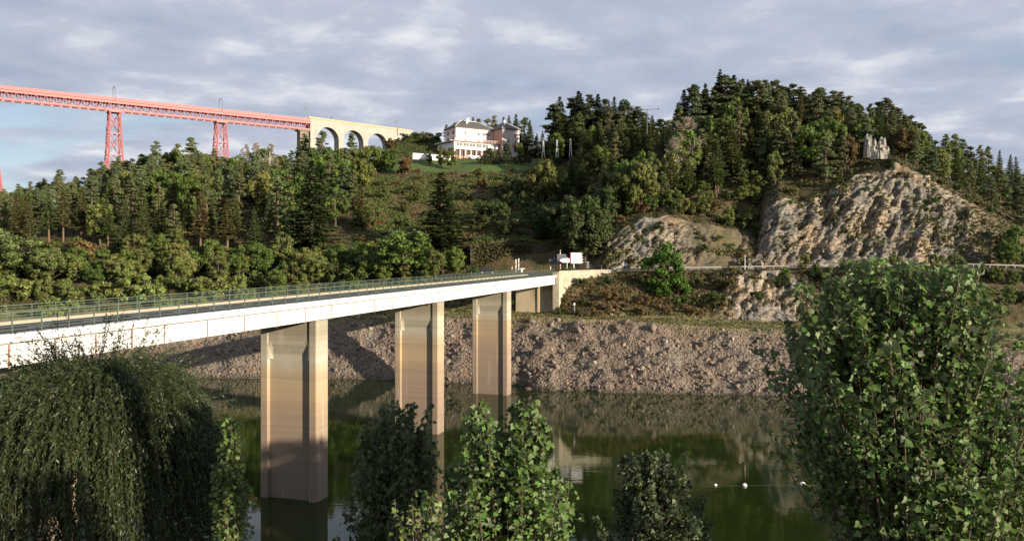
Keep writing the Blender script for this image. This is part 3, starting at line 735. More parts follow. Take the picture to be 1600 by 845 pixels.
for a, b in zip(nodes_[:-1], nodes_[1:]):
    for k in range(8):
        t = k/8; p = a.lerp(b, t); p.z -= 1.6*4*t*(1-t); pts.append(p)
pts.append(nodes_[-1]); m.path(pts, .05, 3); tag(m.build('overhead_wire', M_wire), 'thin pale overhead wire strung above the red viaduct', 'wire')
# small figure-like dark signal on the arches
e = empty('signal_post', MvW(14, .1, ztm+1.01)); tag(e, 'tiny dark post on the parapet above the first stone arch', 'post')
m = MB(); m.box((-.15, -.15, 0), (.15, .15, 1.3)); m.build('pole', M_iron, e); m = MB(); m.box((-.25, -.2, 1.301), (.25, .2, 1.8)); m.build('head', M_iron, e)

# ------------------------------------------------------------------ hotel
HX, HY = -22.5, 320.0; ex = Vector((.851, .525, 0)); ey = Vector((-.525, .851, 0))
ho = empty('hotel', (HX, HY, 64), 0); tag(ho, 'pale pink hotel with grey slate roofs and long windowed terrace on the hilltop', 'hotel')
def H(a, b, z): p = ex*a+ey*b; return (p.x, p.y, z-64)
ZE = 76.9
def hip(mb, a0, b0, a1, b1, z, h, ov=.5, rb=None):
    a0 -= ov; b0 -= ov; a1 += ov; b1 += ov; d = min(a1-a0, b1-b0)/2
    if (a1-a0) >= (b1-b0): r0, r1 = (a0+d, (b0+b1)/2), (a1-d, (b0+b1)/2)
    else: r0, r1 = ((a0+a1)/2, b0+d), ((a0+a1)/2, b1-d)
    vs = [H(a0, b0, z), H(a1, b0, z), H(a1, b1, z), H(a0, b1, z), H(a0, b0, z+.25), H(a1, b0, z+.25), H(a1, b1, z+.25), H(a0, b1, z+.25), H(*r0, z+h), H(*r1, z+h)]
    if (a1-a0) >= (b1-b0): top = [(4, 5, 9, 8), (5, 6, 9), (6, 7, 8, 9), (7, 4, 8)]
    else: top = [(4, 5, 8), (5, 6, 9, 8), (6, 7, 9), (7, 4, 8, 9)]
    mb.add(vs, top+[(0, 3, 2, 1), (0, 1, 5, 4), (1, 2, 6, 5), (2, 3, 7, 6), (3, 0, 4, 7)])
    return [(H(a0, b0, z+.28), H(*r0, z+h+.04)), (H(a1, b0, z+.28), H(*(r1 if (a1-a0) >= (b1-b0) else r0), z+h+.04)), (H(*r0, z+h+.04), H(*r1, z+h+.04))]
m = MB(); m.box((0, 0, 62), (17.2, 9.4, ZE), H); wlm = m.build('wall', M_pinkwall, ho)
m = MB(); m.box((17.202, -7.6, 62), (25.3, 6, ZE-.3), H); m.build('wall', M_pinkwall, ho)
m = MB(); m.box((17.14, -7.6, 62), (17.2, -.02, ZE-.32), H); m.build('side_wall', M_orange, ho)
m = MB(); ea = hip(m, 0, 0, 17.2, 9.4, ZE, 3.6); rf = m.build('roof', M_roof, ho)
m2 = MB(); eb = hip(m2, 17.202, -7.6, 25.3, 6, ZE-.29, 3.3, .45); rf2 = m2.build('roof', M_roof, ho)
for rr, ee in ((rf, ea), (rf2, eb)):
    m = MB()
    for p, q in ee: m.tube(p, q, .11)
    m.build('ridge_cap', M_trim, rr)
m = MB()
m.box((6.2, 2.6, ZE+1.2), (6.9, 3.3, ZE+4.3), H); m.box((7.8, 4.2, ZE+2.0), (8.4, 4.8, ZE+5.0), H); m.build('chimney', M_trim, rf)
m = MB(); m.box((21.6, -1.5, ZE+2.0), (22.3, -.9, ZE+4.4), H); m.build('chimney', M_trim, rf2)
m = MB(); m.tube(H(10.5, 4.7, ZE+3.6), H(10.5, 4.7, ZE+5.6), .04); m.tube(H(9.9, 4.7, ZE+5.2), H(11.1, 4.7, ZE+5.2), .03); m.build('aerial', M_iron, rf)
def win(a, b, z, ww, hh, face='f', parent=ho, frame=M_trim, shut=True):
    f = MB(); g = MB()
    if face == 'f':
        f.box((a-ww/2-.12, b-.08, z-.12), (a+ww/2+.12, b-.002, z+hh+.12), H); g.box((a-ww/2, b-.11, z), (a+ww/2, b-.081, z+hh), H)
        f.box((a-.04, b-.14, z), (a+.04, b-.111, z+hh), H)
    else:
        f.box((a-.08, b-ww/2-.12, z-.12), (a-.002, b+ww/2+.12, z+hh+.12), H); g.box((a-.11, b-ww/2, z), (a-.081, b+ww/2, z+hh), H)
    o = f.build('window', frame, parent); g.build('pane', M_glass, o)
for a in (4.4, 10.5, 12.9, 15.3): win(a, 0, 74.2, .85, 1.25); win(a, 0, 71.6, .85, 1.25)
win(7.0, 0, 75.2, .6, .5)
for b in (2.2, 6.6): win(0, b, 74.4, 1.1, 1.2, 's', ho, M_dkred); win(0, b, 71.7, 1.1, 1.2, 's', ho, M_dkred)
for a, z in ((23.4, 73.6), (23.4, 71.0), (19.2, 71.3), (20.1, 71.3)): win(a, -7.6, z, .7, 1.2)
win(23.3, -7.6, 67.6, 1.0, 1.9, 'f', ho, M_dkred)
m = MB(); m.box((21.9, -8.7, 70.0), (24.7, -7.605, 70.2), H); m.box((21.9, -8.75, 70.21), (24.7, -8.65, 71.1), H); m.box((21.9, -8.64, 70.21), (21.98, -7.61, 71.1), H); m.box((24.62, -8.64, 70.21), (24.7, -7.61, 71.1), H)
m.build('balcony', plain('brick_pink', (.5, .3, .26)), ho)
# restaurant terrace wing
ra0, ra1, rb0, rb1 = -3.6, 16.7, -5.4, 9.0
m = MB(); m.box((ra0, rb0, 68.0), (ra1, -.02, 70.3), H); m.box((ra0, rb0, 67.4), (ra1, rb0+.2, 67.99), H); m.box((ra0, -.01, 62), (-.01, rb1, 70.3), H); rw = m.build('restaurant_wing', M_trim, ho)
m = MB(); m.box((ra0-.7, rb0-.5, 70.31), (ra1+.3, .0, 70.62), H); m.build('terrace_roof', M_dkred, ho)
m = MB(); m.box((ra0-.9, rb0+1.0, 70.63), (-.03, rb1+1, 70.95), H); m.build('side_roof', M_trim, ho)
m = MB()
for k in range(15): m.box((ra0+.2+k*1.4, rb0-.3, 70.63), (ra0+.3+k*1.4, rb0-.2, 71.5), H)
m.box((ra0, rb0-.32, 71.5), (ra1, rb0-.18, 71.6), H); m.box((ra0, rb0-.28, 71.05), (ra1, rb0-.22, 71.12), H); m.build('balustrade', M_trim, ho)
for k in range(10): win(ra0+1.1+k*1.45+(.55 if k % 2 else .75), rb0, 68.7, 1.0, 1.25, 'f', ho, M_trim)
m = MB(); m.box((ra0+.5, rb0+1.2, 62), (ra1-.2, -.03, 67.98), H); m.build('ground_floor', plain('terracotta', (.36, .2, .13)), ho)
m = MB()
for k in range(9): m.box((ra0+.2+k*2.45, rb0+.02, 63), (ra0+.5+k*2.45, rb0+.35, 67.4), H)
m.build('column', M_trim, ho)
for k in range(7): win(ra0+2+k*2.45, rb0+1.2, 65.2, 1.6, 1.7, 'f', ho, M_dkred)
m = MB(); m.box((1.0, rb0-2.8, 62), (8.6, rb0-2.5, 64.9), H); m.box((7.0, rb0-4.8, 61), (13.8, rb0-4.5, 64.1), H)
tw = m.build('garden_wall', M_trim); tw.location = ho.location; tag(tw, 'low white terrace wall on the lawn below the hotel windows', 'wall')
m = MB()
for k in range(18): m.box((13+k*1.9, rb0-3.2, 64.2), (13.12+k*1.9, rb0-3.1, 65.2), H)
m.box((12.5, rb0-3.22, 65.1), (47, rb0-3.06, 65.22), H); m.box((12.5, rb0-3.4, 63.0), (47, rb0-3.0, 64.2), H)
tw = m.build('garden_fence', M_trim); tw.location = ho.location; tag(tw, 'low white fence running right from the hotel along the hedge', 'fence')
m = MB(); m.box((-22, rb0-1.8, 62.0), (-6, rb0-1.5, 64.3), H)
tw = m.build('garden_wall', M_trim); tw.location = ho.location; tag(tw, 'thin pale wall at the back of the lawn left of the hotel', 'wall')

# ------------------------------------------------------------------ tree prototypes
def quads_from(c, ax, bx):
    """c centres, ax / bx half axes -> quads"""
    V = np.stack([c-ax-bx*.6, c+ax*.1-bx, c+ax, c+ax*.1+bx], 1)
    n = len(c); return V.reshape(-1, 3), np.arange(4*n).reshape(n, 4)
def unit(v): return v/np.maximum(np.linalg.norm(v, axis=-1, keepdims=True), 1e-9)
def rand_unit(n, r): return unit(r.normal(size=(n, 3)))
def trunk_mesh(name, pts, mat, extra=()):
    m = MB(); m_p = pts
    for (a, b, r0, r1) in [(m_p[i][0], m_p[i+1][0], m_p[i][1], m_p[i+1][1]) for i in range(len(m_p)-1)]: m.tube(a, b, r0, r1, 7, False)
    for (a, b, r0, r1) in extra: m.tube(a, b, r0, r1, 4, False)
    return m.mesh(name, mat)
def spruce(seed, rr=.2, base=.08, nl=4200, mat=M_needle, dens=1.0):
    """unit height 16"""
    r = np.random.default_rng(seed); h = 16.0; R0 = h*rr
    lv = 30; C = []; A = []; Bq = []; limbs = []
    zz = base*h
    while zz < h*.985:
        t = (zz/h-base)/(1-base)
        rad = R0*(1-t)**.95*r.uniform(.75, 1.15)+.06
        nb = int(r.integers(6, 10))
        a0 = r.uniform(0, 6.28)
        for k in range(nb):
            a = a0+k*6.283/nb+r.uniform(-.3, .3); Lb = rad*r.uniform(.55, 1.25)
            d = np.array([math.cos(a), math.sin(a), 0]); s_ = np.array([-d[1], d[0], 0])
            n = max(5, int(Lb*17*dens)); u = r.uniform(.12, 1, n)**.8
            side = r.uniform(-1, 1, n)*(1-u*.75)*Lb*.34
            drop = -.34*Lb*u+.16*Lb*u**3+.22*r.normal(size=n)*.4
            c = np.array([0, 0, zz])+d*(u*Lb)[:, None]+s_*side[:, None]+np.array([0, 0, 1])*drop[:, None]
            ln = r.uniform(.20, .40, n)*(1-.45*t); wd = r.uniform(.06, .13, n)*(1-.35*t)
            dirv = unit(d*1.0+s_*(np.sign(side)*.8)[:, None]+np.array([0, 0, 1])*r.uniform(-.75, .15, n)[:, None])
            oth = unit(np.cross(dirv, np.array([0, 0, 1])+r.normal(size=(n, 3))*.55))
            C.append(c); A.append(dirv*ln[:, None]); Bq.append(oth*wd[:, None]*1.5)
            if r.random() < .35: limbs.append(((0, 0, zz), tuple(d*Lb*.7+np.array([0, 0, zz-.2*Lb])), .04, .015))
        zz += (.34+.25*(1-t))*r.uniform(.8, 1.25)
    V, Fc = quads_from(np.concatenate(C), np.concatenate(A), np.concatenate(Bq))
    cr = mesh_np('crown', V, Fc, mat)
    tk = trunk_mesh('trunk', [((0, 0, -1.5), .24), ((0, 0, 3), .2), ((.05, 0, 9), .12), ((0, 0, 15.6), .03)], M_barkp if base > .2 else M_bark, limbs)
    return cr, tk, h
def clump_tree(seed, kind):
    r = np.random.default_rng(seed); C = []; A = []; Bq = []; limbs = []
    if kind == 'pine':
        h = 16.0; ncl = 74; cl = []
        for i in range(ncl):
            t = r.uniform(.09, 1)**.9; z = h*t
            rad = 2.75*min(1, (1-t)*1.5+.10)**.8*r.uniform(.3, 1.05); a = r.uniform(0, 6.28)
            cl.append((rad*math.cos(a), rad*math.sin(a), z-.5, r.uniform(.75, 1.3)*(1.2-.5*t), .5))
        cl.append((0, 0, h-.6, .7, .8)); n_each = 95; ls = (.16, .30); wf = .32; up = .6
    elif kind == 'broad':
        h = 12.0; ncl = int(r.integers(26, 50)); cl = []; wx = r.uniform(2.7, 3.9); hz = r.uniform(4.1, 5.0)
        for i in range(ncl):
            d = unit(r.normal(size=3)); rr_ = r.uniform(.45, 1)**.5
            x, y, z = d*rr_*np.array([wx, wx*r.uniform(.9, 1.1), hz]); z += 6.6
            if z < 1.4: z = r.uniform(1.6, 4)
            cl.append((x*r.uniform(.8, 1.1), y*r.uniform(.8, 1.1), z, r.uniform(.9, 1.65), .8))
        n_each = 125; ls = (.14, .27); wf = .6; up = .25
    elif kind == 'sparse':
        h = 15.0; ncl = 60; cl = []
        for i in range(ncl):
            t = r.uniform(.25, 1); z = h*t; rad = 3.3*math.sin(min(1, (1-t)*1.7+.1)*1.5)*r.uniform(.3, 1); a = r.uniform(0, 6.28)
            cl.append((rad*math.cos(a), rad*math.sin(a), z, r.uniform(.5, .9), .9))
        n_each = 42; ls = (.10, .20); wf = .5; up = .1
    else:  # bush, unit height 3
        h = 3.0; ncl = 16; cl = []
        for i in range(ncl):
            a = r.uniform(0, 6.28); rad = 1.5*math.sqrt(r.uniform(0, 1)); z = r.uniform(.5, 2.5)*(1-.25*rad/1.5)
            cl.append((rad*math.cos(a), rad*math.sin(a), z, r.uniform(.45, .8), .8))
        n_each = 130; ls = (.09, .18); wf = .6; up = .3
    for (x, y, z, cr_, fl) in cl:
        n = int(n_each*(cr_**1.3)); d = rand_unit(n, r); rad = cr_*(r.uniform(.25, 1.08, n))**.45
        lump = .75+.35*np.sin(d[:, 0]*4+x*3)*np.cos(d[:, 1]*5+z)
        c = np.array([x, y, z])+d*(rad*lump)[:, None]*np.array([1, 1, fl])
        nrm = unit(d*1.15+rand_unit(n, r)*.75+np.array([0, 0, up*.6]))
        a_ = unit(np.cross(nrm, rand_unit(n, r))); b2 = np.cross(nrm, a_)
        ln = r.uniform(ls[0], ls[1], n)
        C.append(c); A.append(a_*ln[:, None]*1.1); Bq.append(b2*(ln*wf*1.35)[:, None])
        zb0 = max(.3, z-(math.hypot(x, y)*(.75 if kind != 'pine' else .2))-.5)
        limbs.append(((0, 0, zb0), (x, y, z), .05 if kind != 'bush' else .02, .015))
        if kind == 'sparse':
            for q in range(7):
                dd = unit(r.normal(size=3)+np.array([x*.3, y*.3, .9]))
                limbs.append(((x, y, z-.3), (x+dd[0]*1.2, y+dd[1]*1.2, z+dd[2]*1.1), .03, .012))
    V, Fc = quads_from(np.concatenate(C), np.concatenate(A), np.concatenate(Bq))
    cr = mesh_np('crown', V, Fc, M_needle if kind == 'pine' else M_leaf)
    tr_ = {'pine': ([((0, 0, -1.5), .25), ((.1, 0, 6), .2), ((-.05, .1, 11), .13), ((0, 0, 15.4), .04)], M_barkp),
           'broad': ([((0, 0, -1.5), .26), ((.1, 0, 3), .2), ((0, .1, 7), .1), ((0, 0, 10.5), .03)], M_bark),
           'sparse': ([((0, 0, -1.5), .24), ((.1, 0, 5), .18), ((0, .1, 10), .1), ((0, 0, 14.5), .03)], M_barkw),
           'bush': ([((0, 0, -.8), .07), ((.03, 0, 1), .05), ((0, 0, 2.2), .015)], M_bark)}[kind]
    return cr, trunk_mesh('trunk', tr_[0], tr_[1], limbs), h
PROTO = {
 's': [spruce(10+i, .17+.02*(i % 3), .06) for i in range(8)],
 't': [spruce(30+i, .15, .30) for i in range(3)],
 'p': [clump_tree(50+i, 'pine') for i in range(9)],
 'b': [clump_tree(70+i, 'broad') for i in range(10)],
 'a': [clump_tree(90+i, 'sparse') for i in range(3)],
 'u': [clump_tree(110+i, 'bush') for i in range(6)]}
NAME = {'s': 'spruce_tree', 't': 'spruce_tree', 'p': 'pine_tree', 'b': 'broadleaf_tree', 'a': 'bare_tree', 'u': 'shrub'}
COLS = {'s': [(.088, .122, .036), (.105, .132, .040), (.078, .108, .036)],
        't': [(.10, .122, .04), (.125, .12, .046), (.092, .124, .04)],
        'p': [(.125, .152, .062), (.11, .14, .052), (.138, .150, .068), (.120, .130, .055), (.115, .15, .07)],
        'b': [(.10, .145, .030), (.135, .155, .040), (.085, .13, .028), (.145, .155, .045), (.12, .17, .035)],
        'a': [(.15, .085, .040), (.13, .095, .04)],
        'u': [(.070, .095, .020), (.11, .11, .032), (.13, .085, .035), (.052, .075, .02)]}
ROWS = {}
def tree(kind, px, Y, h=None, top=None, wid=1.0, color=None, row=None, label=None, cat=None, group=None, X=None, z=None):
    X = (px-800)/F*Y if X is None else X
    gz = (zs(px, Y) if Y > 120 else nz(X, Y)) if z is None else z
    if top is not None: h = CZ+(395-top)/F*Y-gz
    h = max(h, 1.0)
    cr, tk, h0 = random.choice(PROTO[kind]); s = h/h0
    e = empty(NAME[kind], (X, Y, gz-.15), random.uniform(0, 6.28))
    ws = s*wid
    if kind in 'st': ws = (s*.6+.4*min(s, 1.05))*wid*1.38*random.uniform(.85, 1.2)
    if kind == 'p': ws = (s*.6+.4*min(s, 1.05))*wid*1.22*random.uniform(.85, 1.2)
    e.scale = (ws, ws*random.uniform(.88, 1.12), s); e.rotation_euler = (random.gauss(0, .025), random.gauss(0, .025), e.rotation_euler[2])
    o = link('crown', cr, e); c = color or random.choice(COLS[kind])
    v = random.uniform(.82, 1.2); o.color = (c[0]*v*random.uniform(.92, 1.1), c[1]*v, c[2]*v, 1)
    link('trunk', tk, e)
    e['category'] = cat or ('shrub' if kind == 'u' else 'tree')
    if label: e['label'] = label
    if group: e['group'] = group
    if row: ROWS.setdefault(row, []).append((px, kind, e, h))
    return e
# skyline rows: (px, y of the tip, kind)
SKL = [(-45, 292, 'p'), (-20, 288, 'p'), (5, 294, 'p'), (28, 286, 'p'), (48, 282, 'p'), (70, 277, 'p'), (92, 263, 'p'), (118, 274, 'p'), (140, 262, 'p'), (160, 251, 'p'), (185, 242, 'p'), (205, 246, 'p'), (222, 239, 'p'), (243, 219, 'p'), (262, 236, 'p'), (276, 223, 'p'), (298, 213, 'p'), (320, 234, 'b'), (336, 231, 'p'), (352, 240, 'b'), (368, 238, 'b'), (385, 226, 'a'), (402, 222, 'a'), (420, 224, 'a'), (440, 239, 'b'), (456, 234, 'p'), (474, 207, 'p'), (504, 203, 'p'), (520, 228, 'b'), (549, 206, 'p'), (532, 230, 'p'), (558, 226, 'b'), (567, 229, 'b'), (577, 224, 'b'), (588, 228, 'b'), (598, 229, 'b'), (607, 231, 'b')]
SKH = [(672, 205, 'b'), (699, 194, 'p'), (712, 190, 'p'), (729, 182, 's'), (737, 181, 's'), (748, 183, 'p'), (762, 184, 'p'), (773, 179, 'p'), (785, 181, 's'), (797, 179, 's'), (806, 177, 's'), (817, 182, 'p'), (828, 186, 's'), (838, 207, 's'), (848, 203, 's')]
SKM = [(862, 187, 's'), (868, 162, 's'), (876, 149, 's'), (887, 146, 's'), (899, 142, 's'), (906, 144, 's'), (918, 148, 's'), (931, 144, 's'), (946, 150, 's'), (957, 147, 's'), (969, 151, 's'), (979, 152, 's'), (988, 164, 'p'), (998, 167, 's'), (1008, 173, 'p'), (1020, 176, 's'), (1032, 180, 's'), (1043, 183, 'p')]
SKR = [(1056, 158, 's'), (1070, 138, 's'), (1085, 128, 's'), (1092, 136, 's'), (1104, 127, 's'), (1118, 106, 's'), (1132, 114, 's'), (1147, 112, 's'), (1160, 119, 's'), (1172, 122, 's'), (1186, 124, 'p'), (1198, 119, 'p'), (1212, 123, 'p'), (1226, 131, 'p'), (1240, 129, 'p'), (1252, 134, 'p'), (1264, 142, 'p'), (1276, 134, 'p'), (1289, 150, 'p'), (1301, 140, 'p'), (1314, 139, 'p'), (1327, 149, 'p'), (1341, 156, 'p'), (1358, 161, 'p'), (1372, 156, 'p'), (1386, 148, 'p'), (1400, 168, 'p'), (1412, 175, 'p'), (1426, 178, 'p'), (1437, 186, 'p'), (1450, 202, 'p')]
SKF = [(1463, 218, 'p'), (1476, 208, 'p'), (1491, 208, 'p'), (1503, 216, 'p'), (1517, 227, 'p'), (1531, 225, 'p'), (1546, 227, 'p'), (1561, 233, 's'), (1576, 240, 's'), (1591, 243, 's'), (1607, 246, 's'), (1630, 252, 's'), (1660, 258, 's')]
sky_x, sky_y = [], []
for lst in (SKL, SKH, SKM, SKR, SKF):
    for a in lst: sky_x.append(a[0]); sky_y.append(a[1])
od = np.argsort(sky_x); sky_x = np.array(sky_x)[od]; sky_y = np.array(sky_y)[od]
def cap(px, Y, h, gz, mrg=10):
    lim = float(np.interp(px, sky_x, sky_y))+mrg
    if 832 < px < 905 and Y < 300: lim = max(lim, 241+random.uniform(0, 8))
    return min(h, CZ+(395-lim)/F*Y-gz)
for (px, y, k) in SKL: tree(k, px, 294+random.uniform(-7, 7), top=y, row='skyline of the left wood', wid=1.05)
for (px, y, k) in SKH: tree(k, px, 352+random.uniform(-6, 8), top=y, row='skyline behind the hotel')
for i_, (px, y, k) in enumerate(SKM): tree('p' if i_ % 5 in (1, 3) else k, px, 318+random.uniform(-8, 8), top=y+random.uniform(-2, 5), row='skyline of the dark middle stand', wid=1.4, color=(.050, .068, .024) if k == 's' else None)
for i_, (px, y, k) in enumerate(SKR): tree('p' if i_ % 4 == 2 else k, px, 258+random.uniform(-6, 8), top=y+random.uniform(-1, 5), row='skyline of the right hill', color=(.062, .082, .032) if k == 's' else (.092, .108, .048), wid=1.3)
for (px, y, k) in SKF: tree(k, px, 280+random.uniform(-8, 8), top=y, row='skyline at the far right')
def rows(name, x0, x1, Yr_, step, kinds, hr, jit=.45, mrg=10, wid=1.0, skip=None, color=None):
    st = step*F/Yr_; px = x0+random.uniform(0, st*.5)
    while px < x1:
        p = px+random.uniform(-jit, jit)*st; Y = Yr_+random.uniform(-5, 5); k = random.choice(kinds)
        px += st
        if skip and skip(p, Y): continue
        gz = zs(p, Y); h = cap(p, Y, random.uniform(*hr), gz, mrg+random.uniform(0, 10))
        if h < 2.2: continue
        if k in 'sptba' and h < 5: k = 'u' if h < 3.5 else 'b'
        tree(k, p, Y, h=h, row=name, wid=wid, color=color)
rows('row filling the skyline of the left wood', -50, 560, 303, 3.6, 'pbp', (12, 16), .4, mrg=3, wid=1.3)
rows('fifth row up in the left wood', -60, 580, 279, 4.9, 'ppppbs', (11, 15))
rows('fourth row up in the left wood', -60, 580, 265, 4.9, 'pppbpsb', (12, 16))
rows('third row up in the left wood', -60, 570, 251, 4.9, 'pppbsp', (12, 17))
rows('second row up in the left wood', -60, 560, 237, 4.8, 'pptspb', (13, 17))
rows('lowest row of conifers in the left wood', 20, 520, 223, 4.4, 'ttsptb', (13, 16.5), .3)
rows('row just behind the dark middle stand', 868, 1045, 326, 3.6, 'ssp', (14, 24), .4, mrg=4, wid=1.25)
rows('row just in front of the dark middle stand', 868, 1045, 309, 3.8, 'sps', (14, 22), .4, mrg=16, wid=1.25)
rows('top row of the right hill', 1052, 1455, 253, 3.8, 'psp', (13, 20), .4, mrg=5, wid=1.2)
rows('row behind the skyline of the right hill', 1052, 1455, 268, 3.8, 'psp', (13, 20), .4, mrg=4, wid=1.2)
rows('row on the mound between the arches and the hotel', 572, 706, 339, 3.4, 'uub', (2, 5), .4, mrg=-30, wid=1.3)
rows('back row on the mound between the arches and the hotel', 572, 700, 347, 3.4, 'uub', (2, 4.5), .4, mrg=-30, wid=1.3)
rows('row of bushes at the foot of the stone arches', 545, 625, 318, 2.8, 'bub', (5, 8), .4, mrg=2, wid=1.3)
rows('row of trees right behind the hotel', 702, 846, 364, 4.0, 'sp', (14, 22), .4, mrg=5, wid=1.35)
# explicit large trees
def solo(kind, px, Y, top, lab, wid=1.0, color=None, z=None): return tree(kind, px, Y, top=top, wid=wid, color=color, label=lab, z=z)
solo('s', 485, 219, 246, 'broad dark green spruce, tallest of the lowest row left of the big fir', 1.35, (.040, .062, .02))
solo('t', 313, 221, 288, 'brownish spruce with a pointed tip in the middle of the left wood', 1.0, (.10, .075, .03))
solo('s', 692, 214, 264, 'very large dark fir standing alone between left wood and scrub slope', 1.65, (.036, .056, .016))
solo('b', 628, 200, 352, 'large rounded light green tree just behind the bridge railing, left of the big fir', 1.5, (.085, .125, .028))
solo('b', 760, 216, 366, 'small bright green tree at the top of the dark cutting wall', .8, (.08, .13, .03))
solo('b', 1038, 184, 378, 'bright green leafy tree below the road in front of the small cliff', 1.05, (.075, .15, .018), 13.5)
solo('b', 1060, 181, 425, 'bright green lower tree leaning beside the bright leafy tree below the road', 1.0, (.07, .14, .018), 12.5)
solo('s', 1160, 186, 425, 'small dark green young conifer just below the guardrail', 1.2, (.03, .09, .02), 15.5)
solo('b', 1228, 187, 415, 'bright small tree below the guardrail by the lower rock outcrop', .7, (.09, .14, .03), 17)
solo('a', 1072, 233, 184, 'tall bare reddish brown tree with pale branches on the right hill', 1.35, (.15, .085, .045))
solo('a', 1055, 228, 215, 'bare brown tree standing just left of the tallest bare tree', 1.1, (.14, .09, .04))
solo('b', 1108, 226, 258, 'bright green leafy tree in the shadow at the foot of the right hill', .8, (.07, .15, .03))
solo('b', 1415, 226, 195, 'rusty orange-brown tree right beside the pale summit rocks', 1.1, (.12, .075, .03))
solo('b', 1325, 222, 208, 'rusty brown leafy tree left of the pale summit rocks', .9, (.12, .08, .03))
solo('b', 1330, 217, 260, 'small vivid green bush on the cliff top left of the summit rocks', .7, (.10, .15, .03))
solo('s', 1390, 214, 232, 'low dark green conifer right under the pale summit rocks', 1.4, (.05, .085, .03))
solo('b', 1575, 196, 375, 'large light green tree at the right edge below the far pines', 1.2, (.12, .17, .035))
solo('b', 1500, 188, 392, 'pale green narrow tree right of the cliff foot behind the big poplar', .8, (.13, .15, .05))
solo('b', 1540, 188, 430, 'rounded green tree at the shore edge on the far right', 1.1, (.08, .12, .025))
solo('u', 640, 344, 205, 'wide rounded green bush on the mound at the right end of the arches', 1.2, (.085, .11, .03), 74)
for i, (px, tp, lb) in enumerate(((612, 215, 'left'), (660, 203, 'middle'), (680, 213, 'right'))):
    solo('b', px, 340, tp+3, ['dark green bush on the slope where the stone arches end', 'broad green tree on the mound between arches and hotel', 'green tree touching the left side of the hotel'][i], 1.4, (.07, .085, .028))
solo('b', 690, 300, 227, 'dome shaped yellow-green garden tree left of the hotel terrace', 1.1, (.12, .13, .035))
solo('b', 706, 296, 232, 'light green layered garden tree below the left corner of the terrace', 1.0, (.12, .14, .035))
solo('b', 640, 300, 240, 'round clipped pale green bush on the lawn', .9, (.13, .13, .05))
solo('b', 671, 302, 238, 'round clipped bush on the lawn nearer the hotel', .9, (.10, .12, .04))
solo('b', 634, 288, 246, 'rusty brown rounded tree in front of the lawn', 1.5, (.17, .09, .04))
solo('u', 770, 308, 226, 'rounded green bush against the hotel terrace', 1.1, (.07, .08, .02))
solo('b', 792, 311, 222, 'dark grey-green round topped tree in front of the right hotel block', .9, (.06, .075, .035))
solo('b', 812, 312, 221, 'bright yellow-green young tree at the right corner of the hotel', .8, (.13, .17, .045))
solo('b', 868, 300, 204, 'bright green tree beside the white tapered posts right of the hotel', .9, (.11, .16, .03))
solo('b', 925, 260, 231, 'pale green tree in the dark valley right of the white posts', .9, (.085, .11, .035))
solo('b', 960, 250, 252, 'grey-green rounded tree lit in the middle of the valley', .9, (.08, .10, .035))
# pollarded hedge trees under the hotel
for i in range(9):
    px = 752+i*9.2
    e = tree('b', px, 300, top=243.5+.4*i*.3, wid=.9, color=(.055, .065, .025)); gz = e.location.z
    e.scale = (.42, .42, .36); e.location.z = CZ+(395-259)/F*300
    e['label'] = 'clipped flat topped tree, %s from left in the row below the hotel fence' % ('first', 'second', 'third', 'fourth', 'fifth', 'sixth', 'seventh', 'eighth', 'ninth')[i]
    e['group'] = 'clipped trees below the hotel'
# roadside bushes and trees behind the bridge, on the left
rows('row at the edge of the left wood', -50, 560, 217, 4.0, 'bubb', (4, 7), .4, wid=1.15)
rows('middle row behind the bridge railing', -50, 735, 204.5, 4.2, 'bbub', (5, 8.5), .4, wid=1.15)
rows('upper row behind the bridge railing', -40, 740, 210, 5.2, 'bbbub', (6, 10), .4, wid=1.15, skip=lambda p, Y: 655 < p < 735 and Y > 207)
rows('lowest row of bushes at the left', -50, 480, 192.5, 4.0, 'bub', (4, 6), .4, wid=1.25, color=(.135, .165, .045))
rows('row of bushes just behind the bridge railing', -40, 380, 199, 4.0, 'bbbu', (5, 8.5), .4, wid=1.1, color=(.15, .18, .05))
rows('right row of bushes just behind the bridge railing', 381, 730, 199, 4.0, 'bbbu', (5, 8.5), .4, wid=1.1)
rows('low row of bushes under the bridge deck', 380, 790, 188, 4.2, 'uuub', (2.2, 4.2), .4, wid=1.15)
for px, tp, Y in ((10, 352, 206), (45, 362, 204), (78, 385, 202), (-20, 350, 206)):
    tree('b', px, Y, top=tp, wid=1.5, color=(.11, .145, .045), row='pale green trees at the left edge')
# scrub slope in the middle
SCR = [(.15, .085, .035), (.13, .10, .04), (.08, .10, .025), (.11, .13, .03), (.06, .085, .02), (.18, .12, .06)]
for Yr_, nm in ((222, 'lowest row'), (230, 'second row up'), (239, 'third row up'), (248, 'fourth row up'), (258, 'fifth row up'), (268, 'sixth row up'), (278, 'seventh row up'), (287, 'top row')):
    st = 3.4*F/Yr_; px = 560
    while px < 885:
        p = px+random.uniform(-.4, .4)*st; Y = Yr_+random.uniform(-3.5, 3.5); px += st*2.0
        k = 'u' if random.random() < .85 else 'b'; h = random.uniform(1.5, 3.4) if k == 'u' else random.uniform(4, 6)
        if Yr_ > 280: h = min(h, 2.0); k = 'u'
        tree(k, p, Y, h=h, row=nm+' of the scrub slope below the hotel', wid=1.25, color=random.choice(SCR))
for i, (px, Y, h) in enumerate(((846, 214, 8), (862, 216, 10), (878, 211, 12), (890, 206, 12), (902, 203, 13), (914, 201, 12.5), (926, 204, 13), (938, 203, 11), (897, 212, 13), (920, 212, 14), (945, 211, 12))):
    tree('sbb'[i % 3], px, Y, h=h, row='dense dark clump behind the road signs', wid=1.1, color=(.06, .08, .026))
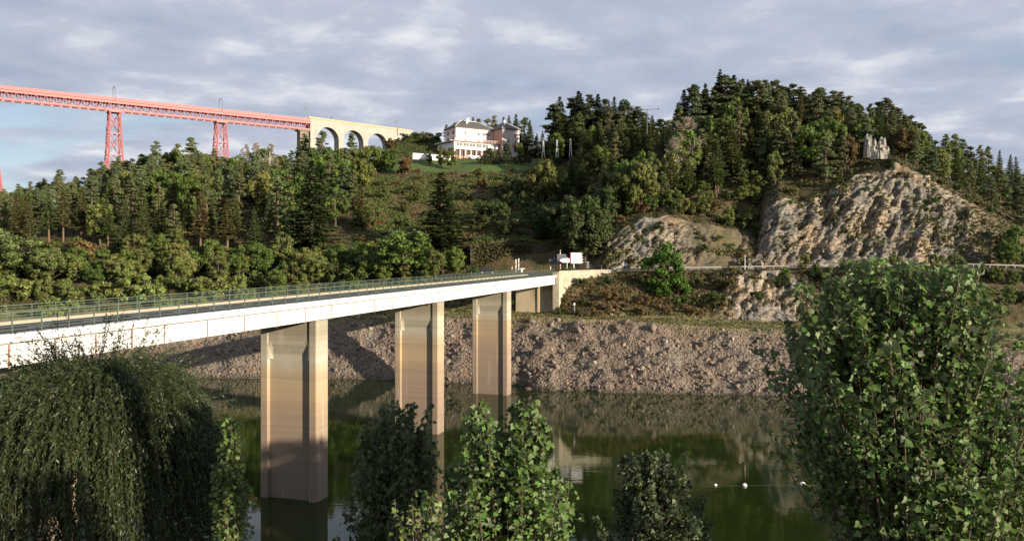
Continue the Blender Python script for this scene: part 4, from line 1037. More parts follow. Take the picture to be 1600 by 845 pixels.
for Yr_, nm in ((222, 'lowest row'), (232, 'second row'), (243, 'third row'), (254, 'fourth row'), (266, 'fifth row')):
    rows(nm+' left of the valley', 750+(Yr_-222)*1.1, 872, Yr_, 4.2, 'bbsu', (4.5, 8), .4, mrg=60, color=(.06, .08, .024))
# dark valley and right hill
for Yr_, nm in ((218, 'lowest row'), (230, 'second row'), (243, 'third row'), (257, 'fourth row'), (272, 'fifth row'), (287, 'sixth row'), (301, 'seventh row')):
    rows(nm+' of the shaded valley', 838 if Yr_ < 296 else 858, 1045, Yr_, 4.8, 'sspsbs', (11, 17) if Yr_ > 235 else (5, 9), .4, mrg=32, color=None)
for Yr_, nm, hr in ((212, 'front row', (3, 6)), (220, 'second row', (9, 14)), (229, 'third row', (12, 17)), (238, 'fourth row', (13, 18)), (247, 'fifth row', (13, 18))):
    rows(nm+' of the right hill', 1020, 1460, Yr_, 4.6, 'psptpb' if Yr_ > 215 else 'ubu', hr, .4, mrg=12, color=None,
         skip=lambda p, Y: (1318 < p < 1420 and Y < 228) or (Y < 217 and p > 1180))
for Yr_, nm in ((222, 'front row'), (236, 'second row'), (250, 'third row'), (265, 'fourth row')):
    rows(nm+' at the far right', 1470, 1680, Yr_, 5.2, 'pppsb', (9, 13) if Yr_ < 240 else (11, 15), .4, mrg=14, color=None, skip=lambda p, Y: p < 1540 and Y < 226)
rows('row right of the cliff foot', 1560, 1700, 200, 4.5, 'bbs', (6, 10), .4)
for Yr_, nm, x0, x1, hr in ((204, 'front row above the junction', 885, 950, (9, 12)), (211, 'second row above the junction', 890, 1010, (10, 14)), (219, 'tall row above the small cliff', 935, 1060, (12, 15)), (227, 'row behind the small cliff', 930, 1060, (13, 16))):
    rows(nm, x0, x1, Yr_, 3.6, 'bsbp', hr, .35, mrg=60, wid=.95, color=None, skip=lambda p, Y: p > 950 and Y < 209)
rows('low row above the small cliff', 945, 1185, 213, 2.8, 'bub', (2.5, 5), .4, mrg=60, wid=1.2)
rows('upper low row above the small cliff', 950, 1190, 221, 3.0, 'bub', (3, 6), .4, mrg=60, wid=1.2)
rows('dark row below the road on the right', 1255, 1700, 187, 3.0, 'bub', (3, 5), .4, wid=1.2)
rows('middle row below the road on the right', 1265, 1700, 182, 3.0, 'bus', (3, 5), .4, wid=1.2)
rows('low row behind the shore path on the right', 1275, 1700, 177, 3.0, 'uub', (2, 4), .4, wid=1.2)
rows('row of bushes on top of the cliff', 1180, 1560, 216, 3.0, 'uub', (1.5, 3.2), .4, mrg=40, wid=1.2, skip=lambda p, Y: 1345 < p < 1400)
# bushes below the road on the right, and on the cliff
def bushes(name, x0, x1, Y, step, hr, cols, zf=None, n=1):
    st = step*F/Y; px = x0
    while px < x1:
        p = px+random.uniform(-.4, .4)*st; y = Y+random.uniform(-1.5, 1.5)
        tree('u', p, y, h=random.uniform(*hr), row=name, wid=1.2, color=random.choice(cols)); px += st
RUST = [(.14, .085, .035), (.12, .095, .04), (.16, .10, .05), (.075, .095, .025)]
bushes('row of rusty scrub behind the shore path', 885, 1130, 177.5, 2.3, (1.4, 2.8), RUST)
bushes('second row of scrub below the road wall', 880, 1180, 181, 3.6, (1.6, 3.0), RUST+[(.06, .09, .02)])
bushes('third row of scrub below the guardrail', 890, 1250, 185, 3.6, (1.6, 2.8), [(.06, .085, .022), (.05, .07, .02), (.12, .10, .04)])
bushes('row of scrub along the guardrail', 985, 1560, 189, 3.6, (.8, 1.7), [(.07, .10, .025), (.11, .11, .04), (.12, .085, .04)])
for i, (px, fr, h, c) in enumerate(((1000, .55, 1.6, 2), (975, .8, 1.8, 2), (1100, .4, 2.4, 3), (1120, .65, 2.6, 3), (1090, .75, 2.2, 0), (1140, .5, 2.4, 2), (1155, .3, 2.0, 1), (1255, .45, 1.8, 3), (1320, .42, 1.5, 3), (1305, .62, 1.8, 2), (1348, .8, 1.7, 2), (1410, .78, 1.8, 3), (1445, .6, 2.6, 2), (1458, .72, 2.4, 2), (1500, .55, 2.0, 3), (1530, .4, 1.9, 3), (1395, .35, 1.3, 2), (1290, .75, 1.6, 3), (1465, .45, 1.6, 0), (1385, .52, 1.4, 3), (1425, .92, 1.6, 0), (1360, .93, 1.6, 1), (1235, .95, 1.8, 2), (1265, .96, 2.0, 0), (1480, .86, 1.7, 1), (1515, .8, 2, 2), (1540, .62, 2, 2))):
    j = int(np.argmin(np.abs(pxs-px))); rrow = cum[5]+int(fr*nr[5])
    Xp, Yp, Zp = GX[rrow, j], GY[rrow, j], GZ[rrow, j]
    tree('u', px, float(Yp), h=h, wid=1.1, color=[(.12, .10, .04), (.14, .09, .04), (.085, .125, .03), (.06, .085, .022)][c], row='shrubs clinging to the cliff', X=float(Xp), z=float(Zp)-.2)
rq = random.Random(5)
for q in range(34):
    px = rq.uniform(945, 1570) if q % 3 else rq.choice((rq.uniform(950, 1080), rq.uniform(1490, 1590))); fr = rq.uniform(.15, .98); j = int(np.argmin(np.abs(pxs-px))); rrow = cum[5]+int(fr*nr[5])
    tree('u', px, float(GY[rrow, j]), h=rq.uniform(.7, 2.0), wid=1.1, color=rq.choice([(.12, .10, .04), (.14, .09, .04), (.085, .125, .03), (.06, .085, .022)]), row='shrubs clinging to the cliff', X=float(GX[rrow, j]), z=float(GZ[rrow, j])-.2)
# labels of all rows, counted in the photo from the left
KL = {'s': 'dark spruce', 't': 'bare-trunked spruce', 'p': 'grey-green pine', 'b': 'leafy tree', 'a': 'nearly bare tree', 'u': 'shrub'}
def ordn(i):
    return '%d%s' % (i, 'th' if 10 <= i % 100 <= 20 else {1: 'st', 2: 'nd', 3: 'rd'}.get(i % 10, 'th'))
for rn, lst in ROWS.items():
    lst.sort(key=lambda a: a[0])
    for i, (px, k, e, h) in enumerate(lst):
        e['label'] = '%s %s, %s from left in the %s' % ('tall' if h > 13 else 'small' if h < 5 else 'medium', KL[k], ordn(i+1), rn)
        e['group'] = 'trees and shrubs, '+rn
        if len(e['label'].split()) > 16: e['label'] = '%s, %s in the %s' % (KL[k].split()[-1], ordn(i+1), rn)
# undergrowth between the trees: uncountable
def tufts(name, spots, size, mat, colr, per, lab, cat):
    r = np.random.default_rng(len(spots)+3); n = len(spots)*per
    c = np.repeat(np.array(spots), per, 0); d = rand_unit(n, r); d[:, 2] = np.abs(d[:, 2])
    sz = np.repeat(r.uniform(*size, len(spots)), per)
    c = c+d*(sz*r.uniform(.3, 1, n))[:, None]*np.array([1, 1, .8])
    nrm = unit(d+rand_unit(n, r)*.7); a_ = unit(np.cross(nrm, rand_unit(n, r))); b2 = np.cross(nrm, a_); ln = r.uniform(.12, .24, n)
    V, Fc = quads_from(c, a_*ln[:, None]*1.2, b2*ln[:, None]*.7)
    o = link(name, mesh_np(name, V, Fc, mat)); o.color = (*colr, 1); tag(o, lab, cat, kind='stuff')
def spots(x0, x1, s0, f0, s1, f1, n, seed, test=None):
    r = np.random.default_rng(seed); out_ = []
    r0 = cum[s0]+f0*nr[s0]; r1 = cum[s1]+f1*nr[s1]
    while len(out_) < n:
        px = r.uniform(x0, x1); rw = int(r.uniform(r0, r1)); j = int(np.argmin(np.abs(pxs-px)))
        if test and not test(px, rw): continue
        out_.append((GX[rw, j], GY[rw, j], GZ[rw, j]))
    return out_
tufts('undergrowth', spots(-60, 740, 3, 0, 7, 1, 7500, 1, lambda p, r_: p < 560 or r_ < cum[6]), (.3, .9), M_leaf, (.07, .078, .024), 16, 'low dark green undergrowth covering the floor of the left wood', 'undergrowth')
tufts('green_scrub', spots(555, 900, 6, 0, 7, .85, 5200, 22, lambda p, r_: vn(np.array([p*.04]), np.array([r_*.12]), np.array([.5]), 8)[0] > -.22), (.5, 1.3), M_leaf, (.10, .125, .034), 40, 'dense low green scrub in patches on the slope below the hotel', 'scrub')
tufts('brown_scrub', spots(555, 890, 6, 0, 7, .85, 3600, 2), (.4, .9), M_leaf, (.15, .115, .05), 20, 'low brown heather and bracken covering the slope below the hotel', 'scrub')
tufts('mound_scrub', spots(572, 712, 8, .1, 9, .9, 1300, 33, lambda p, r_: r_ > cum[9] or p < 612), (.5, 1.3), M_leaf, (.09, .115, .032), 40, 'dense green scrub covering the mound between the arches and the hotel', 'scrub')
tufts('wall_creeper', WALLSP, (.25, .6), M_leaf, (.07, .065, .025), 20, 'dark creeper and dry grass hanging over the cutting wall behind the junction', 'creeper')
tufts('heath', spots(880, 1600, 6, .0, 7, .9, 5000, 3, lambda p, r_: not (1335 < p < 1405 and r_ < cum[6]+8)), (.3, .8), M_leaf, (.07, .07, .025), 18, 'low brown and green heath on the ground of the right hill', 'heath')
tufts('bracken', spots(878, 1330, 3, .05, 3, 1, 1700, 4, lambda p, r_: abs(p-1195) > 52), (.25, .6), M_leaf, (.12, .09, .038), 16, 'rusty bracken covering the steep bank below the road', 'bracken')
tufts('cliff_plants', spots(940, 1600, 5, .1, 5, 1, 2800, 5, lambda p, r_: vn(np.array([p*.035]), np.array([r_*.06]), np.array([.5]), 4)[0]+.5*vn(np.array([p*.12]), np.array([r_*.2]), np.array([.5]), 5)[0] > (.08 if p < 1480 else -.25)), (.2, .55), M_leaf, (.11, .105, .038), 16, 'thin grass and small plants growing in the cracks of the cliff', 'plants')
tufts('ledge_grass', spots(300, 1640, 2, 0, 2, 1, 2200, 6), (.12, .3), M_leaf, (.15, .14, .055), 12, 'dry yellow grass along the path above the stony shore', 'grass')

# ------------------------------------------------------------------ rocks
ico = []
ph = (1+5**.5)/2
for a, b in ((-1, ph), (1, ph), (-1, -ph), (1, -ph)): ico.append((a, b, 0))
for a, b in ((-1, ph), (1, ph), (-1, -ph), (1, -ph)): ico.append((0, a, b))
for a, b in ((ph, -1), (ph, 1), (-ph, -1), (-ph, 1)): ico.append((a, 0, b))
ico = np.array(ico)/1.902
icof = np.array([(0, 11, 5), (0, 5, 1), (0, 1, 7), (0, 7, 10), (0, 10, 11), (1, 5, 9), (5, 11, 4), (11, 10, 2), (10, 7, 6), (7, 1, 8), (3, 9, 4), (3, 4, 2), (3, 2, 6), (3, 6, 8), (3, 8, 9), (4, 9, 5), (2, 4, 11), (6, 2, 10), (8, 6, 7), (9, 8, 1)])
def rocks(name, pts, sizes, seed, mat):
    r = np.random.default_rng(seed); n = len(pts)
    V = np.repeat(ico[None], n, 0)*(1+r.uniform(-.32, .32, (n, 12, 1)))
    V = V*r.uniform(.4, 1.3, (n, 1, 3))*np.array([1.15, 1.0, .55])
    Q, _ = np.linalg.qr(r.normal(size=(n, 3, 3))); V = np.einsum('nij,nkj->nki', Q, V)
    V = np.clip(V, -.72, .72)
    V = V*np.array(sizes)[:, None, None]+np.array(pts)[:, None, :]
    Fc = (icof[None]+np.arange(n)[:, None, None]*12).reshape(-1, 3)
    return mesh_np(name, V.reshape(-1, 3), Fc, mat)
r = np.random.default_rng(77)
sp_ = spots(180, 1660, 1, .0, 1, .97, 15000, 8, lambda p, rw: True)
sz = np.clip(.10*np.exp(r.normal(size=len(sp_))*.8)+.05, .07, 1.1)
tag(link('loose_stones', rocks('loose_stones', sp_, sz, 5, M_stone)), 'loose grey and pinkish broken stones covering the whole shore slope', 'stones', kind='stuff')
sp_ = spots(180, 1660, 1, .03, 1, .95, 1500, 28, lambda p, rw: vn(np.array([p*.02]), np.array([rw*.1]), np.array([.5]), 14)[0] > -.2)
sz = np.clip(.32*np.exp(r.normal(size=len(sp_))*.45), .2, 1.0)
tag(link('broken_slabs', rocks('broken_slabs', sp_, sz, 15, M_stone)), 'larger angular broken slabs strewn over the shore slope', 'stones', kind='stuff')
sp_ = spots(880, 1330, 3, 0, 3, .5, 500, 18, lambda p, rw: abs(p-1195) < 90 or p < 1120)
sz = np.clip(.2*np.exp(r.normal(size=len(sp_))*.6), .1, .8)
tag(link('bank_stones', rocks('bank_stones', sp_, sz, 6, M_crag2)), 'broken stones lying at the foot of the bank below the road', 'stones', kind='stuff')
BL = [(1022, .82, 1.3, 'large pale slab lying high on the shore left of centre'), (1058, .80, 1.0, 'pinkish angular boulder just below the shore path'), (1200, .72, .9, 'flat grey slab on the upper shore under the rock outcrop'), (985, .25, .8, 'grey boulder low on the shore'), (1015, .12, .8, 'pale boulder close to the waterline'), (866, .35, .9, 'boulder right of the last pier near the water'), (870, .06, .8, 'pale boulder at the waterline right of the last pier'), (560, .55, 1.2, 'dark boulder inside the shadow left of the middle pier'), (535, .30, 1.0, 'pale rounded boulder beside the pier shadow'), (905, .78, 1.1, 'dark ledge-like boulder near the top of the shore'), (830, .90, 1.1, 'angular boulder at the top of the shore by the last pier'), (600, .25, .9, 'low boulder at the waterline left of the middle pier'), (1110, .35, .7, 'small pale boulder in the middle of the right shore'), (1150, .12, .7, 'small boulder near the waterline on the right'), (720, .5, 1.0, 'boulder on the shore between the two farther piers'), (925, .5, .9, 'reddish boulder in the middle of the shore')]
for i, (px, fr, s_, lb) in enumerate(BL):
    j = int(np.argmin(np.abs(pxs-px))); rw = cum[1]+int(fr*nr[1])
    me = rocks('boulder', [(0, 0, 0)], [s_], 100+i, M_stone); o = link('boulder', me)
    o.location = (GX[rw, j], GY[rw, j], GZ[rw, j]+.15); tag(o, lb, 'boulder', 'boulders on the shore')
# pale summit rocks and the lower outcrop
def crag(name, pts, lab, mat, seed):
    rr = random.Random(seed); m = MB()
    for (px, y0, y1, Y, wd) in pts:
        for part in range(3):
            f1 = (1, .72, .5)[part]; ox, oy = ((0, 0), (rr.uniform(-.8, .8)*wd, -.6*wd), (rr.uniform(-1.1, 1.1)*wd, -.9*wd))[part]
            x, _, z1 = P(px, y1, Y); z0 = Zp(y0, Y); zt_ = z0+(z1-z0)*f1*rr.uniform(.9, 1.0); n = rr.choice((4, 5, 5, 6)); a0 = rr.uniform(0, 6)
            base = [(rr.uniform(.7, 1.15)*wd*math.cos(a0+6.283*i/n), rr.uniform(.7, 1.15)*wd*math.sin(a0+6.283*i/n)) for i in range(n)]
            lx, ly = rr.uniform(-.1, .5), rr.uniform(-.2, .2); sx_, sy_ = rr.uniform(-.7, .7), rr.uniform(-.5, .5); rings = []
            for k, (f, sc2) in enumerate(((0, 1.15), (.45, 1.0), (.47, .9), (.8, .82), (1, .5))):
                rings.append([(x+ox+lx*f+bx_*sc2*rr.uniform(.93, 1.07), Y+oy+ly*f+by_*sc2, z0+(zt_-z0)*f+(bx_*sx_+by_*sy_)*(.9 if k == 4 else .25 if k else 0)) for bx_, by_ in base])
            vs = [v for rg in rings for v in rg]; fs = [(k*n+i, k*n+(i+1) % n, (k+1)*n+(i+1) % n, (k+1)*n+i) for k in range(4) for i in range(n)]
            m.add(vs, fs+[tuple(range(n-1, -1, -1)), tuple(range(4*n, 5*n))])
    o = m.build(name, mat); tag(o, lab, 'rock'); return o
def Zp(py, Y): return CZ+(395-py)/F*Y
crag('rock_outcrop', [(1352, 247, 207, 221, .7), (1358, 247, 211, 221.5, .7), (1367, 248, 219, 222, .8), (1374, 248, 212, 222, .85), (1381, 248, 217, 221.5, .9), (1364, 250, 229, 220.3, 1.1), (1375, 250, 226, 220.2, 1.1), (1386, 250, 231, 220, 1.1)],
     'pale grey cracked rock towers standing on the summit above the cliff', M_crag, 3)
crag('rock_outcrop', [(1187, 420, 398, 196, 1.6), (1178, 420, 404, 196, 1.3), (1170, 420, 408, 195.5, 1.0)], 'dark broken rocks at the left foot of the large cliff', M_crag2, 5)

# ------------------------------------------------------------------ small things around the junction
def road_z(px): return float(np.interp(px, TAB[:, 0], TAB[:, 7]))+.1
def post_sign(name, px, Y, zbase, ztop, lab, cat, r=.06, mat=M_post, grp=None):
    e = empty(name, ((px-800)/F*Y, Y, zbase)); tag(e, lab, cat, grp)
    m = MB(); m.tube((0, 0, 0), (0, 0, ztop-zbase), r, r, 8); m.build('post', mat, e)
    return e
def Zpy(py, Y): return CZ+(395-py)/F*Y
Y = 187.5; zb1 = Zpy(420, Y)
e = post_sign('road_sign', 896.5, Y+.2, zb1, Zpy(394.5, Y), 'large white direction panel with red edge on a post above the stone wall', 'road sign', .12)
def panel(e, px0, px1, y0, y1, Y, th, mat, name='panel', parent=None, point=0):
    m = MB(); ox, oy, oz = e.location; x0, x1 = (px0-800)/F*Y-ox, (px1-800)/F*Y-ox; z0, z1 = Zpy(y1, Y)-oz, Zpy(y0, Y)-oz
    zz = (z0+z1)/2
    ring = [(x0, z0), (x1, z0)]+([(x1+point, zz)] if point > 0 else [])+[(x1, z1), (x0, z1)]+([(x0+point, zz)] if point < 0 else [])
    m.prism(ring, Y-oy-th/2, Y-oy+th/2, lambda a, b, h: (a, h, b)); return m.build(name, mat, parent or e)
tiers = [(395, 398.9, 908), (399.2, 403.1, 908.6), (403.4, 407.2, 909), (407.5, 411.2, 909.4)]
pa = panel(e, 891.6, 908, 394.9, 411.6, Y, .1, M_signw)
for i, (a, b, x1) in enumerate(tiers): panel(e, 892.2, x1-.6, a, b, Y-.1, .06, M_signw, 'arrow_board', pa, .45)
panel(e, 890.9, 891.5, 394.9, 411.6, Y, .1, M_signred, 'red_edge', pa)
e = post_sign('road_sign', 886, Y-.6, Zpy(420, Y), Zpy(402.2, Y), 'small white arrow sign in front of the grey stacked boards', 'road sign', .08)
panel(e, 879.2, 889.8, 403.6, 410.2, Y-.75, .08, M_signw, 'arrow_board', None, -.8)
e = post_sign('road_sign', 875.4, Y, Zpy(420, Y), Zpy(390.5, Y), 'stack of four dark grey arrow boards on a red and white banded post', 'road sign', .1)
for i in range(4):
    panel(e, 870.5, 883.0+(.8 if i % 2 else 0), 397.0+i*3.5, 400.0+i*3.5, Y-.18, .08, M_signd, 'arrow_board', None, .5)
for i in range(3):
    m = MB(); z0 = [.3, 1.0, 3.9][i]; m.tube((0, 0, z0), (0, 0, z0+.35), .112, .112, 8); m.build('red_band', M_signred, e)
e = post_sign('road_sign', 866, Y+1, Zpy(421, Y), Zpy(401, Y), 'dark dull blue sign boards on a thin post nearest the bridge end', 'road sign', .06, M_galv)
panel(e, 860.5, 868.6, 404.2, 408.2, Y+.85, .08, M_signblue, 'board', None, -.5); panel(e, 864.0, 868.8, 408.5, 412.2, Y+.85, .08, M_signblue, 'board')
e = empty('utility_box', P(918, 418.5, 188.5)); tag(e, 'small grey cabinet standing on the wall top right of the white panel', 'cabinet')
m = MB(); m.box((-.3, -.25, 0), (.3, .25, 1.35)); m.build('cabinet_body', M_galv, e, .02); m = MB(); m.box((-.36, -.3, 1.351), (.36, .3, 1.45)); m.build('lid', M_galv, e); m = MB(); m.box((-.24, -.275, .15), (.24, -.252, 1.25)); m.build('door', M_signd, e)
for i, (px, y0, y1, Yp, lb) in enumerate(((806, 425, 406.5, 188, 'tall white post with red bands, left of the pair by the bridge end'), (810.3, 422, 404.8, 190, 'tall white post, right and taller of the pair by the bridge end'))):
    e = empty('white_post', P(px, y0, Yp)); tag(e, lb, 'post', 'tall white posts')
    h = (y0-y1)/F*Yp
    m = MB(); m.tube((0, 0, 0), (0, 0, h), .13, .12, 8); m.build('pole', M_post, e); m = MB(); m.ball((0, 0, h), .17, 8, 5); m.build('cap', M_post, e)
    for z in (.5, h*.6): m = MB(); m.tube((0, 0, z), (0, 0, z+.3), .14, .14, 8); m.build('band', plain('faded_red', (.5, .22, .2)), e)
for i, (px, y0, y1, Yp, lb) in enumerate(((800.3, 421.5, 416.5, 195, 'short white marker left of the tall white posts'), (832, 421.5, 417.3, 195, 'short grey-white marker between tall posts and signs'), (860.3, 421, 415.8, 188, 'short white marker at the bridge end beside the dark signs'), (940, 421, 414, 193, 'short pale marker on the road right of the wall'))):
    e = empty('marker_post', P(px, y0, Yp)); tag(e, lb, 'marker post', 'short road markers'); h = (y0-y1)/F*Yp
    m = MB(); m.box((-.09, -.05, 0), (.09, .05, h)); m.build('pole', M_post, e); m = MB(); m.box((-.095, -.056, h*.7), (.095, -.0505, h*.82)); m.build('reflector', M_signred, e)
e = empty('concrete_bench', P(816, 425.5, 186.2)); tag(e, 'white concrete block with flat top beside the tall white posts', 'block')
m = MB(); m.box((-.3, -.2, 0), (.15, .2, .75)); m.build('base', M_trim, e); m = MB(); m.box((-.45, -.3, .751), (.65, .3, .98)); m.build('top_slab', M_trim, e)
# gauge post on the bank
e = empty('gauge_post', (97.5/F*177, 177, zs(897.5, 177)-.2)); tag(e, 'thin blue-grey post on the grassy bank below the stone wall', 'post')
m = MB(); m.tube((0, 0, 0), (0, 0, 3.0), .09, .09, 6); m.build('pole', plain('blue_grey', (.22, .27, .33)), e); m = MB(); m.box((-.16, -.12, 2.6), (.16, -.092, 3.1)); m.build('plate', M_signw, e)
# kiosk like sign on the right road
e = empty('information_sign', P(975, 422, 190)); tag(e, 'small pale two-legged sign standing in front of the cliff cave', 'sign')
m = MB(); m.tube((-.1, 0, 0), (-.1, 0, 2.0), .06); m.tube((.6, 0, 0), (.6, 0, 1.4), .05); m.build('leg', M_galv, e); m = MB(); m.box((-.45, -.1, .95), (.85, -.06, 1.55)); m.build('panel', plain('pale_grey', (.5, .53, .55)), e); m = MB(); m.box((-.3, -.1, 1.62), (.1, -.055, 2.1)); m.build('panel', M_signw, e)
e = empty('light_pole', P(1164, 421, 190)); tag(e, 'thin white pole beside the guardrail left of the big cliff', 'pole')
m = MB(); m.tube((0, 0, 0), (0, 0, 3.4), .09, .07, 8); m.build('pole', M_post, e); m = MB(); m.ball((0, 0, 3.45), .12, 8, 5); m.build('cap', M_post, e)
# guardrail along the right road
gr = empty('guardrail', (20, 189, 22)); tag(gr, 'long pale steel guardrail along the road at the foot of the cliff', 'guardrail')
m = MB(); po = MB(); prev = None
for k, px in enumerate(np.arange(962, 1640, 6.5)):
    Y4 = float(np.interp(px, TAB[:, 0], TAB[:, 6]))+.2; z = float(np.interp(px, TAB[:, 0], TAB[:, 7]))+.2; x = (px-800)/F*Y4
    c = Vector((x-20, Y4-189, z-22))
    if prev is not None:
        for dz, rr_ in ((.50, .045), (.66, .045)): m.tube(prev+Vector((0, -.05, dz)), c+Vector((0, -.05, dz)), rr_, rr_, 5)
        a, b = prev+Vector((0, -.02, .58)), c+Vector((0, -.02, .58)); m.tube(a, b, .05, .05, 4)
    prev = c
    if k % 2 == 0:
        q = MB(); q.box((-.05, .0, 0), (.05, .12, .75)); o = q.build('post', M_galv, gr); o.location = c+Vector((0, 0, -.1))
m.build('rail', plain('pale_rail', (.34, .33, .31), .5), gr)
# car on the junction
def car(loc, rz):
    e = empty('parked_car', loc, rz); tag(e, 'small dark car partly hidden by bushes in front of the dark cutting wall', 'car')
    prof = [(-2.0, .35), (2.0, .35), (2.05, .62), (1.95, .85), (1.0, .95), (.45, 1.42), (-1.1, 1.45), (-1.75, .98), (-2.05, .9), (-2.08, .6)]
    m = MB(); m.prism(prof, -.8, .8, lambda a, b, h: (a, h, b)); m.build('body', M_car, e, .05)
    for sy in (-1, 1):
        m = MB(); m.prism([(.85, .97), (.42, 1.36), (-.1, 1.37), (-.1, .97)], sy*.802, sy*.812, lambda a, b, h: (a, h, b)); m.build('side_window', M_glass, e)
        m = MB(); m.prism([(-.18, .97), (-.18, 1.37), (-1.05, 1.38), (-1.5, .99)], sy*.802, sy*.812, lambda a, b, h: (a, h, b)); m.build('side_window', M_glass, e)
        for x in (-1.3, 1.3):
            m = MB(); m.tube((x, sy*.62, .33), (x, sy*.83, .33), .33, .33, 14); wv = m.build('wheel', M_tyre, e); m = MB(); m.tube((x, sy*.831, .33), (x, sy*.845, .33), .19, .19, 10); m.build('rim', M_galv, wv)
    m = MB(); m.box((2.03, -.7, .62), (2.07, -.4, .78)); m.build('headlight', M_signw, e); m = MB(); m.box((2.03, .4, .62), (2.07, .7, .78)); m.build('headlight', M_signw, e)
    m = MB(); m.prism([(.97, .985), (.50, 1.40), (.46, 1.40), (.93, .975)], -.68, .68, lambda a, b, h: (a, h, b)); m.build('windscreen', M_glass, e)
x_, y_, z_ = P(761, 425, 199)
car((x_, y_, road_z(761)), R(8))
# nest box in the left wood
e = empty('nest_box', P(263, 420, 216)); e.location.z = zs(263, 216)-.1; hh = Zpy(404, 216)-e.location.z
tag(e, 'small pale box on a pole among the trunks of the left wood', 'box')
m = MB(); m.tube((0, 0, 0), (0, 0, hh), .08); m.build('pole', M_wood, e); m = MB(); m.box((-.5, -.4, hh), (.5, .4, hh+.75)); m.build('box', M_nest, e); m = MB(); m.box((-.6, -.5, hh+.751), (.6, .5, hh+.85)); m.build('lid', M_nest, e)
# white tapered posts and wires right of the hotel
tips = []
for i, (px, y0, y1) in enumerate(((849, 238, 221), (870.5, 238, 219.5), (891.5, 237, 218))):
    Yp = 296; e = empty('lattice_post', P(px, y0, Yp)); tag(e, 'short white tapered lattice post, %s of three right of the hotel' % ('left', 'middle', 'right')[i], 'post', 'white tapered posts'); h = (y0-y1)/F*Yp
    m = MB()
    for u in (-1, 1):
        for v in (-1, 1): m.tube((u*.42, v*.42, -2), (u*.14, v*.14, h), .11, .09, 4)
    m.build('leg', M_trim, e); m = MB()
    for k in range(6):
        f0, f1 = k/6, (k+1)/6; w0, w1 = .42-.28*f0, .42-.28*f1; sg = 1 if k % 2 else -1
        for v in (-1, 1): m.tube((sg*w0, v*w0, h*f0), (-sg*w1, v*w1, h*f1), .07, .07, 4)
    m.build('lattice', M_trim, e); m = MB(); m.box((-.32, -.32, h), (.32, .32, h+.12)); m.build('cap', M_trim, e)
    tips.append(Vector(e.location)+Vector((0, 0, h)))
m = MB()
for off in (0, -.7):
    for a, b in ((tips[0], tips[1]), (tips[1], tips[2])): m.path([a+Vector((0, 0, off)), a.lerp(b, .5)+Vector((0, 0, off-.25)), b+Vector((0, 0, off))], .02, 3)
    end = Vector(P(825, 232-off*3, 292)); a = tips[0]+Vector((0, 0, off)); m.path([a, a.lerp(end, .5)+Vector((0, 0, -.3)), end], .02, 3)
tag(m.build('power_wire', M_wire), 'thin wires strung between the three white lattice posts', 'wire')
# H-shaped pylon in the middle stand
e = empty('power_pylon', P(1011, 205, 305)); tag(e, 'dark power pylon with a long crossbar rising over the middle stand', 'pylon'); h = 33/F*305
m = MB(); m.tube((0, 0, -14), (0, 0, h), .2, .16, 6); m.build('pole', M_iron, e)
m = MB(); m.tube((-6.6, 0, h-.3), (4.2, -1.0, h+.2), .10); m.build('crossbar', M_iron, e)
m = MB(); m.tube((4.0, -1, h+.18), (4.3, -1.0, h+.2), .3); m.tube((-6.4, 0, h-.3), (-6.4, 0, h-1.2), .09); m.build('insulator', M_iron, e)
m = MB()
for k in range(8):
    a0, a1 = math.pi*k/8, math.pi*(k+1)/8; m.tube((-5+1.8*math.cos(a0), 0, h-.2+1.8*math.sin(a0)), (-5+1.8*math.cos(a1), 0, h-.2+1.8*math.sin(a1)), .06, .06, 4)
m.build('jumper_loop', M_iron, e)
m = MB()
for (pa_, pb_) in (((876, 154), (935, 172)), ((879, 156), (938, 175)), ((902, 156), (936, 170))):
    a, b = Vector(P(pa_[0], pa_[1], 306)), Vector(P(pb_[0], pb_[1], 304)); c = Vector(e.location)+Vector((-5, 0, h-.6))
    m.path([a, a.lerp(b, .5)+Vector((0, 0, -.4)), b, b.lerp(c, .5)+Vector((0, 0, -.7)), c], .03, 3)
tag(m.build('power_wire', M_wire), 'thin wires crossing the dark conifers left of the power pylon', 'wire')
# floats on the lake
fl = [(1118, 758, .18), (1163.5, 758.5, .26), (1254, 757, .3), (1370, 756, .24)]
lbs = ['smallest white float, leftmost in the line on the lake', 'white float second from left in the line on the lake', 'largest white float in the line, left of the big poplar', 'white float showing between the leaves of the big poplar']
prev = None; rp_ = MB()
for (px, py, r_), lb in zip(fl, lbs):
    Yp = F*CZ/(py-395); x = (px-800)/F*Yp; e = empty('buoy', (x, Yp, 0)); tag(e, lb, 'buoy', 'white floats on the lake')
    m = MB(); m.ball((0, 0, r_*.35), r_, 14, 10, .8); o = m.build('float', M_float, e)
    m = MB(); m.tube((0, 0, r_*1.1), (0, 0, r_*1.45), .04, .03); m.build('ring', M_signd, e)
    if prev: rp_.path([prev, Vector((x, Yp, .0))], .008, 4)
    prev = Vector((x, Yp, .02))
rp_.path([prev, prev+Vector((12, 1, 0))], .012, 4)
tag(rp_.build('float_rope', M_rope), 'thin rope on the water linking the white floats', 'rope')
